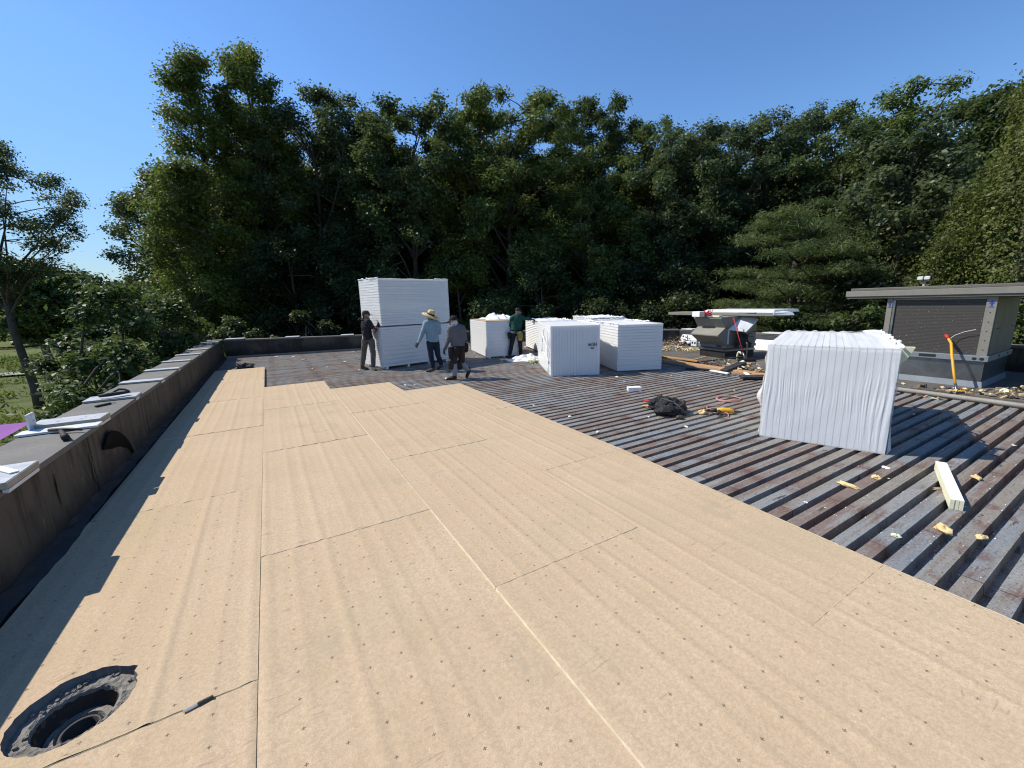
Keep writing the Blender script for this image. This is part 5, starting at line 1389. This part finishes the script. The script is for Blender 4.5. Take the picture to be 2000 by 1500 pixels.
# ================================================================== TREES
L_oak = leaf('oak_leaf', (0.040, 0.068, 0.035), (0.105, 0.142, 0.066))
L_maple = leaf('maple_leaf', (0.038, 0.064, 0.028), (0.112, 0.150, 0.054))
L_light = leaf('ailanthus_leaf', (0.066, 0.106, 0.029), (0.180, 0.228, 0.064))
L_pop = leaf('poplar_leaf', (0.070, 0.110, 0.024), (0.200, 0.240, 0.050), trans=.5)
L_big = leaf('bigleaf', (0.0390, 0.0598, 0.0260), (0.1365, 0.1625, 0.0845), rough=.35)
L_cyp = leaf('cypress_spray', (0.056, 0.074, 0.018), (0.150, 0.175, 0.040))
L_pine = leaf('pine_needles', (0.055, 0.088, 0.034), (0.150, 0.190, 0.062))
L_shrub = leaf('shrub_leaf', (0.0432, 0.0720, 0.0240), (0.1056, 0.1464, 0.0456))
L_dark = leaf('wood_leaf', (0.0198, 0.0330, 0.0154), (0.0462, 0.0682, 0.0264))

def leaf_mesh(name, P, N, size, mat, aspect=.6, jit=.45, tint=None):
    """P positions, N preferred normals -> kite shaped leaves"""
    n = len(P)
    N = N + nr.normal(0, .55, (n, 3)); N /= np.linalg.norm(N, axis=1)[:, None] + 1e-9
    T = nr.normal(0, 1, (n, 3)); T[:, 2] -= .35
    T -= N * (T * N).sum(1)[:, None]; T /= np.linalg.norm(T, axis=1)[:, None] + 1e-9
    B = np.cross(N, T)
    s = (size * (1 + nr.uniform(-jit, jit, n)))[:, None]
    a = aspect / 2
    v = np.empty((n, 4, 3))
    v[:, 0] = P - T * s * .5
    v[:, 1] = P + B * s * a + N * s * .10
    v[:, 2] = P + T * s * .5
    v[:, 3] = P - B * s * a + N * s * .10
    me = bpy.data.meshes.new(name)
    me.vertices.add(4 * n); me.vertices.foreach_set('co', v.astype(np.float32).ravel())
    me.loops.add(4 * n); me.loops.foreach_set('vertex_index', np.arange(4 * n, dtype=np.int32))
    me.polygons.add(n); me.polygons.foreach_set('loop_start', np.arange(0, 4 * n, 4, dtype=np.int32)); me.polygons.foreach_set('loop_total', np.full(n, 4, dtype=np.int32))
    at = me.attributes.new('tint', 'FLOAT', 'FACE')
    tt = nr.uniform(0, 1, n) if tint is None else np.clip(tint + nr.uniform(-.3, .3, n), 0, 1)
    at.data.foreach_set('value', tt.astype(np.float32))
    me.materials.append(mat)
    me.update()
    return me

def hier(C, rad, ntw, rtw, nl, rl, flat=.75):
    """clumps -> twigs -> leaf positions, normals"""
    n = len(C)
    D = nr.normal(0, 1, (n, ntw, 3)); D /= np.linalg.norm(D, axis=2)[..., None]
    q = nr.uniform(.1, .82, (n, ntw, 1)) ** .6
    Tn = C[:, None, :] + D * q * rad[:, None, None] * np.array([1, 1, flat])
    Tn = Tn.reshape(-1, 3); D = D.reshape(-1, 3)
    m = len(Tn)
    E = nr.normal(0, 1, (m, nl, 3)) * rl * np.array([1, 1, .7])
    P = (Tn[:, None, :] + E).reshape(-1, 3)
    Nn = np.repeat(D, nl, axis=0) * .6 + np.array([0, 0, .75])
    tint = np.repeat(np.clip(np.repeat(nr.uniform(.0, 1.0, n), ntw) * .75 + nr.uniform(0, .25, m), 0, 1), nl)
    return P, Nn, tint

ENV = dict(
    oak=[(.0, .6), (.12, .95), (.35, 1.0), (.6, 1.05), (.8, 1.0), (.93, .8), (1, .45)],
    maple=[(.0, .6), (.15, .95), (.4, 1.05), (.65, 1.0), (.85, .85), (1, .6)],
    poplar=[(.0, .7), (.2, 1.0), (.5, .85), (.75, .6), (.9, .42), (1, .12)],
    round=[(.0, .35), (.2, .9), (.5, 1.0), (.75, .85), (.9, .5), (1, .2)],
    cone=[(.0, .85), (.08, 1.0), (.4, .72), (.7, .42), (.9, .18), (1, .03)])

def tree(kind, label, x, y, top, rad, env='oak', bot=.32, lf=None, size=.22, aspect=.6, dens=1.0, bark=None, trunk=.22, lean=(0, 0), group='trees along the edge of the wood behind the roof', base=GZ, seed=0, cl=(.65, 1.15), limbs=True, cat='tree', flat=.75, spread=.19, ntw=15, nlf=24):
    rs = random.Random(seed * 13 + 5)
    H = top - base
    t = thing(kind, label, cat, (x, y, base), 0, group)
    z0 = H * bot; ch = H - z0
    ez = [e[0] for e in ENV[env]]; er = [e[1] for e in ENV[env]]
    C = []; Rd = []
    tries = 0
    want = int(max(16, dens * rad * ch * 2.4 + rad * rad * 3))
    # a few lobes give the outline its bumps
    lob = [(rs.uniform(0, 6.28), rs.uniform(.1, .95), rs.uniform(.85, 1.18)) for _ in range(9)]
    while len(C) < want and tries < want * 40:
        tries += 1
        u = rs.random(); a = rs.uniform(0, 6.28)
        R_ = np.interp(u, ez, er) * rad
        k = 1.0
        for la, lu, lk in lob:
            da = abs((a - la + math.pi) % (2 * math.pi) - math.pi)
            k += (lk - 1) * math.exp(-(da / .6) ** 2 - ((u - lu) / .16) ** 2)
        q = rs.random() ** .40
        p = (R_ * k * q * math.cos(a) + lean[0] * u, R_ * k * q * math.sin(a) + lean[1] * u, z0 + ch * u - .25)
        cr = rs.uniform(*cl) * (1 - .35 * u)
        if any((p[0] - c[0]) ** 2 + (p[1] - c[1]) ** 2 + (p[2] - c[2]) ** 2 < (.55 * cr) ** 2 for c in C[-60:]): continue
        C.append(p); Rd.append(cr)
    C = np.array(C); Rd = np.array(Rd)
    # limbs
    mb = MB()
    def axis(z):
        u = max(0, (z - z0) / ch); return Vector((lean[0] * u + .12 * math.sin(z * .7 + seed), lean[1] * u + .12 * math.cos(z * .6 + seed), z))
    zs = np.linspace(-.3, H * .86, 9)
    mb.tube([axis(z) for z in zs], [trunk * (1.25 if i == 0 else 1) * (1 - .85 * i / 8) + .02 for i in range(9)], 8)
    if limbs:
        idx = list(range(len(C))); rs.shuffle(idx)
        main = idx[:max(6, len(C) // 5)]
        nodes = []
        for i in main:
            c = Vector(C[i]); zb = max(H * bot * .7, c.z - rs.uniform(.5, 1.0) * math.hypot(c.x, c.y) - .5)
            b = axis(min(zb, H * .8)); mid = b.lerp(c, .5) + Vector((rs.uniform(-.2, .2), rs.uniform(-.2, .2), .2))
            r0 = trunk * .42 * (1 - .5 * zb / H)
            mb.tube([b, mid, c], [r0, r0 * .6, .02], 6, cap=False); nodes += [b.lerp(mid, .5), mid, mid.lerp(c, .5), c]
        for i in idx[len(main):]:
            c = Vector(C[i]); nb = min(nodes, key=lambda q: (q - c).length + max(0, q.z - c.z) * .6)
            mb.tube([nb, nb.lerp(c, .5) + Vector((0, 0, .08)), c], [.035, .025, .012], 5, cap=False)
    mb.build('trunk', bark or M_bark, t, smooth=True)
    P, Nn, ti = hier(C, Rd, ntw, 0, nlf, spread, flat)
    o = bpy.data.objects.new('crown', leaf_mesh('crown', P, Nn, size, lf or L_oak, aspect, tint=ti)); link(o, t)
    return t
def copy_tree(t, x, y, sx, sz, rz, label, group, base=GZ):
    c = t.copy(); link(c); c.location = (x, y, base); c.rotation_euler = (0, 0, rz); c.scale = (sx, sx, sz)
    c['label'] = label; c['group'] = group
    for ch in t.children:
        d = ch.copy(); link(d, c)
    return c
#@@TREES
WG = 'trees along the edge of the wood behind the roof'
T_ = [
 ('poplar_tree', 'tallest tree, a bright green poplar rising at the left end of the wood', 0.71, 29.99, 16.12, 2.81, 'poplar', .22, L_pop, .13, .75, dict(trunk=.25, flat=1.0)),
 ('poplar_tree', 'second spire of bright poplar left of the tallest one', -1.9, 29.44, 14.86, 2.56, 'poplar', .22, L_pop, .125, .75, dict(trunk=.2, flat=1.0)),
 ('poplar_tree', 'lit yellow green lower poplar leaning out at the left edge of the wood', -2.8, 27.36, 9.29, 2.1, 'round', .12, L_pop, .125, .75, dict(trunk=.14, dens=1.2)),
 ('oak_tree', 'blue green oak hanging over the gap at the far left of the wood', -4.91, 33.64, 9.59, 2.7, 'round', .28, L_oak, .155, .6, dict(trunk=.25)),
 ('oak_tree', 'tall dark oak just right of the poplar', 3.66, 29.78, 13.90, 3.40, 'oak', .30, L_oak, .155, .6, dict()),
 ('oak_tree', 'dark oak with a ragged top between two taller dark crowns', 6.5, 30.82, 14.34, 3.0, 'maple', .30, L_oak, .155, .6, dict()),
 ('maple_tree', 'tall black green maple right above the double pack', 8.44, 25.65, 12.94, 3.50, 'maple', .33, L_maple, .155, .75, dict(trunk=.24)),
 ('ailanthus_tree', 'broad light green tree with feathery top above the man in green', 14.25, 24.11, 13.63, 4.3, 'oak', .36, L_light, .22, .36, dict(trunk=.26)),
 ('ailanthus_tree', 'light green tree filling the notch left of the broad feathery one', 13.81, 28.31, 14.37, 2.7, 'oak', .34, L_light, .22, .36, dict()),
 ('maple_tree', 'round topped tree behind, showing between two lighter crowns', 22.6, 25.4, 15.73, 3.3, 'oak', .35, L_maple, .165, .7, dict()),
 ('ailanthus_tree', 'twin topped green tree above the middle group of packs', 24.16, 22.48, 13.44, 3.50, 'oak', .35, L_light, .18, .5, dict()),
 ('oak_tree', 'spreading dark oak with open branches left of the pine top', 25.64, 17.43, 11.65, 3.50, 'oak', .45, L_oak, .155, .6, dict(trunk=.32, dens=.85)),
 ('oak_tree', 'dark oak with bare limbs and sky gaps above the pine', 27.96, 15.56, 11.86, 3.20, 'oak', .48, L_oak, .155, .6, dict(trunk=.32, dens=.8)),
 ('oak_tree', 'narrow dark oak right above the pine top', 30.04, 13.65, 12.47, 2.7, 'oak', .45, L_oak, .155, .6, dict(dens=.9)),
 ('ailanthus_tree', 'pointed pale green tree left of the twin spires at right', 29.09, 10.72, 11.57, 2.2, 'maple', .3, L_light, .17, .5, dict()),
 ('ailanthus_tree', 'pale green tree with spiky twin tops over the large unit', 29.62, 9.13, 11.49, 2.4, 'maple', .3, L_light, .17, .5, dict()),
 ('bigleaf_tree', 'broad leaved oak with glinting pale leaves in front of the cypress', 22.0, 6.72, 7.21, 2.5, 'round', .25, L_big, .17, .6, dict(trunk=.2)),
 ('oak_tree', 'oak crown showing in the gap left of the tall cypress', 27.3, 6.2, 9.43, 2.1, 'oak', .3, L_maple, .165, .6, dict()),
 ('oak_tree', 'oak crown leaning in over the cypress at the right border', 26.54, 4.95, 9.69, 2.5, 'oak', .3, L_maple, .165, .6, dict()),
 ('maple_tree', 'dark crown low behind the poplar and the first oak', 0.84, 32.99, 11.22, 3.2, 'oak', .25, L_maple, .165, .7, dict()),
 ('maple_tree', 'dark crown low behind the double pack maple', 12.46, 28.39, 11.19, 3.2, 'oak', .25, L_maple, .165, .7, dict()),
 ('oak_tree', 'dark shaded oak low in the wood above the right middle pack', 23.75, 18.32, 11.33, 3.1, 'oak', .25, L_oak, .165, .6, dict()),
 ('oak_tree', 'oak behind the pine reaching to the pale green spire', 26.89, 10.85, 9.42, 2.8, 'oak', .25, L_maple, .165, .6, dict()),
 ('ailanthus_tree', 'light green tree with drooping fronds above the upright board pack', 18.45, 21.06, 8.89, 3.6, 'round', .30, L_light, .22, .36, dict()),
 ('young_tree', 'yellow green young tree right of the double pack top', 9.99, 22.92, 5.72, 2.2, 'round', .18, L_pop, .14, .6, dict(trunk=.12)),
 ('young_tree', 'dull green young tree behind the man in green', 13.8, 19.63, 4.21, 2.6, 'round', .18, L_maple, .155, .6, dict(trunk=.12)),
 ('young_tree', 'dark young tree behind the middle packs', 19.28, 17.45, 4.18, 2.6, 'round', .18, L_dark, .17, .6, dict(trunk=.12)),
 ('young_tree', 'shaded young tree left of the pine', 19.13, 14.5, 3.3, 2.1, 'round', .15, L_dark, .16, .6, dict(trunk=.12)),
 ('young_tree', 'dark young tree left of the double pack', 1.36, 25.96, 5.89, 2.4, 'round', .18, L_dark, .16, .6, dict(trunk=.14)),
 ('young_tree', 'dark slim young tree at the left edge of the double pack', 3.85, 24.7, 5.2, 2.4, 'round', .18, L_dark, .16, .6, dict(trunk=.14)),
 ('young_tree', 'low shaded tree straight behind the double pack', 6.01, 23.23, 3.24, 2.1, 'round', .12, L_maple, .155, .6, dict(trunk=.1)),
 ('young_tree', 'low shaded tree behind the opened tan topped pack', 10.82, 20.3, 2.55, 2.3, 'round', .12, L_maple, .155, .6, dict(trunk=.1)),
 ('young_tree', 'low dark tree behind the upright board pack', 15.78, 16.73, 2.36, 2.3, 'round', .12, L_dark, .16, .6, dict(trunk=.1)),
 ('shrub', 'leafy shrub topping the wall where the poplar meets the lawn gap', -2.7, 18.2, 2.1, 1.1, 'round', .10, L_shrub, .125, .6, dict(trunk=.07, dens=1.4)),
 ('shrub', 'big leafy shrub with a raised top outside the left wall', -3.45, 14.6, 2.5, 1.4, 'round', .05, L_shrub, .125, .62, dict(trunk=.05, dens=2.0)),
 ('shrub', 'nearest leafy shrub outside the left wall beside the lawn', -3.15, 12.4, 1.2, .85, 'round', .03, L_shrub, .115, .62, dict(trunk=.04, dens=2.2)),
 ('shrub', 'tall dense shrub between the raised topped one and the poplar', -2.9, 16.7, 2.5, 1.35, 'round', .05, L_shrub, .13, .6, dict(trunk=.05, dens=1.9)),
 ('shrub', 'broad dark shrub on the lawn side behind the raised topped one', -4.9, 17.4, 1.5, 1.6, 'round', .05, L_maple, .14, .6, dict(trunk=.05, dens=1.7)),
 ('shrub', 'leafy shrub behind the far left corner of the parapet', -1.2, 20.9, 1.60, 1.44, 'round', .08, L_maple, .125, .6, dict(trunk=.07, dens=1.2)),
 ('shrub', 'dark shrub along the far parapet between corner and double pack', 1.6, 21.5, 1.70, 1.80, 'round', .08, L_dark, .15, .6, dict(trunk=.07)),
 ('shrub', 'sprawling low shrub under the pine behind the small unit', 17.8, 8.4, 1.5, 1.7, 'round', .10, L_shrub, .13, .6, dict(trunk=.06)),
 ('shrub', 'low green shrub between the pine and the large unit', 17.6, 6.2, 1.9, 1.5, 'round', .10, L_shrub, .13, .6, dict(trunk=.06)),
]
T_ += [('oak_tree', 'dark oak filling in behind the gap right of the poplar', 2.2, 32.5, 13.8, 3.2, 'oak', .25, L_oak, .165, .6, dict()),
       ('oak_tree', 'dark oak rising behind between the ragged oak and the black green maple', 8.2, 31.5, 12.8, 3.2, 'oak', .25, L_oak, .165, .6, dict())]
for i, (kind, lab, x, y, top, rad, env, bot, lf, size, asp, kw) in enumerate(T_):
    gr = WG if kind not in ('shrub',) else 'shrubs growing close outside the parapet walls'
    if kind not in ('shrub', 'young_tree'): top += .45; rad *= 1.08
    tree(kind, lab, x, y, top, rad, env, bot, lf, size, asp, seed=i + (201 if 'black green maple right' in lab else 1), group=gr, cat='shrub' if kind == 'shrub' else 'tree', cl=(.65, 1.15) if kind != 'shrub' else (.35, .6), spread=.19 if kind != 'shrub' else .13, **kw)
# lawn trees at left
tree('lawn_tree', 'leaning open crowned tree on the lawn at the left border', -12.1, 33.85, 11.3, 4.3, 'round', .50, L_oak, .13, .6, dens=1.0, nlf=20, trunk=.21, lean=(-.3, -.1), group='trees standing on the lawn', seed=70, cl=(.45, .85), base=GZ)
tree('lawn_tree', 'smaller round tree with grey trunk on the lawn behind the leaning one', -20.6, 62.5, 7.2, 4.3, 'round', .30, L_light, .40, .6, dens=.8, trunk=.38, group='trees standing on the lawn', seed=71, bark=M_barkl, cl=(.8, 1.3))
# cypress, right border
def conifer(kind, label, x, y, top, rad, seed, lf, n, size, aspect, group):
    H = top - GZ; rs = np.random.default_rng(seed)
    t = thing(kind, label, 'tree', (x, y, GZ), 0, group)
    MB().tube([(0, 0, -.2), (0, 0, H * .5), (0, 0, H * .93)], [.2, .12, .03], 8).build('trunk', M_bark, t, smooth=True)
    m = n // 26
    u = rs.uniform(0, 1, m) ** 1.25; a = rs.uniform(0, 6.28, m)
    lob = 1 + .20 * np.sin(5 * a + 9 * u) + .16 * np.sin(9 * a - 17 * u) + .08 * np.sin(3 * a + 31 * u) + rs.uniform(-.12, .12, m)
    r_ = np.interp(u, [0, .1, .4, .7, .9, 1], [.8, 1, .85, .58, .28, .04]) * rad * lob * rs.uniform(.72, 1.0, m)
    C = np.stack([r_ * np.cos(a), r_ * np.sin(a), u * (H - .3) + .2], 1)
    out = np.stack([np.cos(a), np.sin(a), np.full(m, .35)], 1)
    E = rs.normal(0, 1, (m, 26, 3)) * np.array([.16, .16, .22])
    P = (C[:, None] + E + out[:, None] * np.abs(rs.normal(0, .10, (m, 26, 1)))).reshape(-1, 3)
    o = bpy.data.objects.new('crown', leaf_mesh('crown', P, np.repeat(out, 26, 0), size, lf, aspect, tint=np.repeat(rs.uniform(.1, .9, m), 26))); link(o, t)
    return t
CG = 'yellow green cypresses at the right border'
conifer('cypress_tree', 'tall dense yellow green cypress at the right border', 18.85, 2.95, 8.5, 1.5, 3, L_cyp, 46000, .095, .5, CG)
conifer('cypress_tree', 'lower yellow green cypress left of the tall one', 19.5, 4.25, 4.9, 1.1, 4, L_cyp, 22000, .095, .55, CG)
conifer('cypress_tree', 'low yellow green cypress peeping over the large unit panel', 18.4, 4.5, 3.3, .9, 5, L_cyp, 18000, .095, .55, CG)
# white pine with flat layered boughs
def pine(label, x, y, seed):
    rs = random.Random(seed)
    t = thing('pine_tree', label, 'tree', (x, y, GZ), 0, WG)
    mb = MB(); mb.tube([(0, 0, -.2), (.1, .05, 3), (0, .1, 6), (.1, 0, 9.0)], [.26, .22, .15, .04], 9)
    mb.tube([(.05, 0, 3.2), (.5, -.9, 4.6), (.8, -1.4, 5.6)], [.11, .09, .05], 7)
    P = []; Nn = []; ti = []
    for k in range(58):
        z = rs.uniform(3.2, 9.2); a = rs.uniform(0, 6.28)
        L = np.interp(z, [3.6, 5, 7, 8.6, 9.3], [3.4, 3.6, 3.1, 2.0, 1.0]) * rs.uniform(.75, 1.1)
        d = Vector((math.cos(a), math.sin(a), 0)); e = d * L + Vector((0, 0, z + L * rs.uniform(.02, .20)))
        b = Vector((0, 0, z - .1)); mid = b.lerp(e, .5) + Vector((0, 0, -.12))
        mb.tube([b, mid, e], [.06, .04, .015], 5, cap=False)
        side = Vector((-d.y, d.x, 0))
        tb = rs.uniform(.1, .9)
        for j in range(26):
            q = rs.uniform(.28, 1.05); w = (1 - abs(q - .65)) * L * .33
            c = b.lerp(e, q) + side * rs.uniform(-w, w) + Vector((0, 0, rs.uniform(-.05, .22) - .30 * (q - .4)))
            m = 48
            E = nr.normal(0, 1, (m, 3)) * np.array([.20, .20, .07])
            P.append(np.array(c) + E); Nn.append(E * .8 + np.array([0, 0, .45])); ti.append(np.full(m, tb))
    mb.build('trunk', M_bark, t, smooth=True)
    P = np.concatenate(P); Nn = np.concatenate(Nn)
    o = bpy.data.objects.new('crown', leaf_mesh('crown', P, Nn, .19, L_pine, .12, tint=np.concatenate(ti))); link(o, t)
pine('wide white pine with flat layered boughs behind the small unit', 19.95, 9.3, 8)
# deeper rows of the wood: two crowns built once, copied
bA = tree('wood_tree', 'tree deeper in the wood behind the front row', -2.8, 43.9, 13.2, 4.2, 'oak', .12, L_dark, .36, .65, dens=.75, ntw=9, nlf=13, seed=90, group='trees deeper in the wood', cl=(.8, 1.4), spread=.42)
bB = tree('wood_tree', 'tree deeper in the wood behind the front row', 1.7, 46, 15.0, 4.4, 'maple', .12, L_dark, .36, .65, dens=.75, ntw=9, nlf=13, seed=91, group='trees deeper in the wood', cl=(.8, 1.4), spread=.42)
for i, (x, y, top) in enumerate([(6.0, 43.6, 14.6), (11.5, 45.6, 15.5), (16.0, 42.0, 14.6), (21.5, 40.6, 15.2), (25.3, 36.0, 14.4), (31.5, 34.9, 14.6), (33.8, 29.7, 13.6), (36, 25.3, 12.8), (40, 22.6, 12.8), (40, 18.1, 12.2), (42.3, 15.2, 12.2), (42.5, 11.4, 11.6), (41.2, 8.0, 10.8), (36, 5, 10.5), (34, 1.5, 10.0),
                                  (3.2, 36.5, 12.2), (8.5, 34.8, 11.6), (14.0, 33.6, 11.8), (18.6, 31.0, 12.4), (22.6, 29.6, 12.6), (27.6, 24.4, 11.6), (30.4, 19.6, 10.6), (33.0, 15.6, 10.2), (33.5, 11.6, 10.0), (4.0, 37, 9.5), (9.5, 36.5, 10), (15, 34.5, 9.5), (20, 32, 9.5), (25, 28, 9.5), (29, 23.5, 9.2), (32, 18.5, 8.5), (33.5, 13, 8.2), (33, 8.5, 7.8), (0, 37.5, 9)]):
    s_ = bA if i % 2 else bB
    h0 = (13.2 if i % 2 else 15.0) - GZ
    copy_tree(s_, x, y, rng.uniform(.9, 1.15), (top - GZ) / h0, rng.uniform(0, 6.28), 'tree deeper in the wood behind the front row', 'trees deeper in the wood')
# undergrowth and far wood: masses nobody could count
n = 5200
k = nr.uniform(0, 1, n); px = -3 + 34 * k; py = np.interp(k, [0, .3, .6, 1], [26, 24.5, 19, 7.5]) + nr.uniform(-1.5, 9, n)
hh = nr.uniform(0, 1, n) ** 1.3 * (2.6 + 1.6 * np.sin(px * 1.3) * np.sin(py * .9))
P = np.repeat(np.stack([px, py, GZ + hh], 1), 5, 0) + nr.normal(0, .28, (n * 5, 3))
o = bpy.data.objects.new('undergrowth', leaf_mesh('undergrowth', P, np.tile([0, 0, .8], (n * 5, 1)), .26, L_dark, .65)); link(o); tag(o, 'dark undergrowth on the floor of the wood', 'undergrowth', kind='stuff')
C = []; Rd = []
for i in range(75):
    q = rng.random(); d = rng.uniform(105, 175)
    bx_ = -.62 + .60 * q; x = d * math.sin(bx_); y = d * math.cos(bx_)
    gz = GZ + max(0, .02 * (y - 90)); hgt = rng.uniform(11, 15) * (1.0 - .22 * q) * (d / 128)
    for kk in range(26):
        u = rng.random(); a = rng.uniform(0, 6.28); r_ = 5.2 * math.sin(math.pi * (.12 + .8 * u)) * math.sqrt(rng.random())
        C.append((x + r_ * math.cos(a), y + r_ * math.sin(a), gz + hgt * u)); Rd.append(1.5)
P, Nn, ti = hier(np.array(C), np.array(Rd), 4, 0, 6, .6)
o = bpy.data.objects.new('far_wood', leaf_mesh('far_wood', P, Nn, 1.0, L_maple, .7, tint=ti)); link(o); tag(o, 'far wooded slope beyond the lawn', 'wood', kind='stuff')
# weeds in the lawn
n = 9000
px = nr.uniform(-34, -6, n); py = nr.uniform(24, 75, n)
ok = (np.sin(px * .9) * np.sin(py * .45 + 1) > -.1) & (np.hypot(px + 10.6, (py - 36.5) * .7) > 4.0)
px, py = px[ok], py[ok]
P = np.repeat(np.stack([px, py, GZ + .15 + nr.uniform(0, .45, len(px))], 1), 4, 0) + nr.normal(0, .16, (len(px) * 4, 3))
o = bpy.data.objects.new('weeds', leaf_mesh('weeds', P, np.tile([.3, .3, .3], (len(P), 1)), .34, L_pop, .3)); link(o); tag(o, 'tall weeds growing through the lawn', 'weeds', kind='stuff')
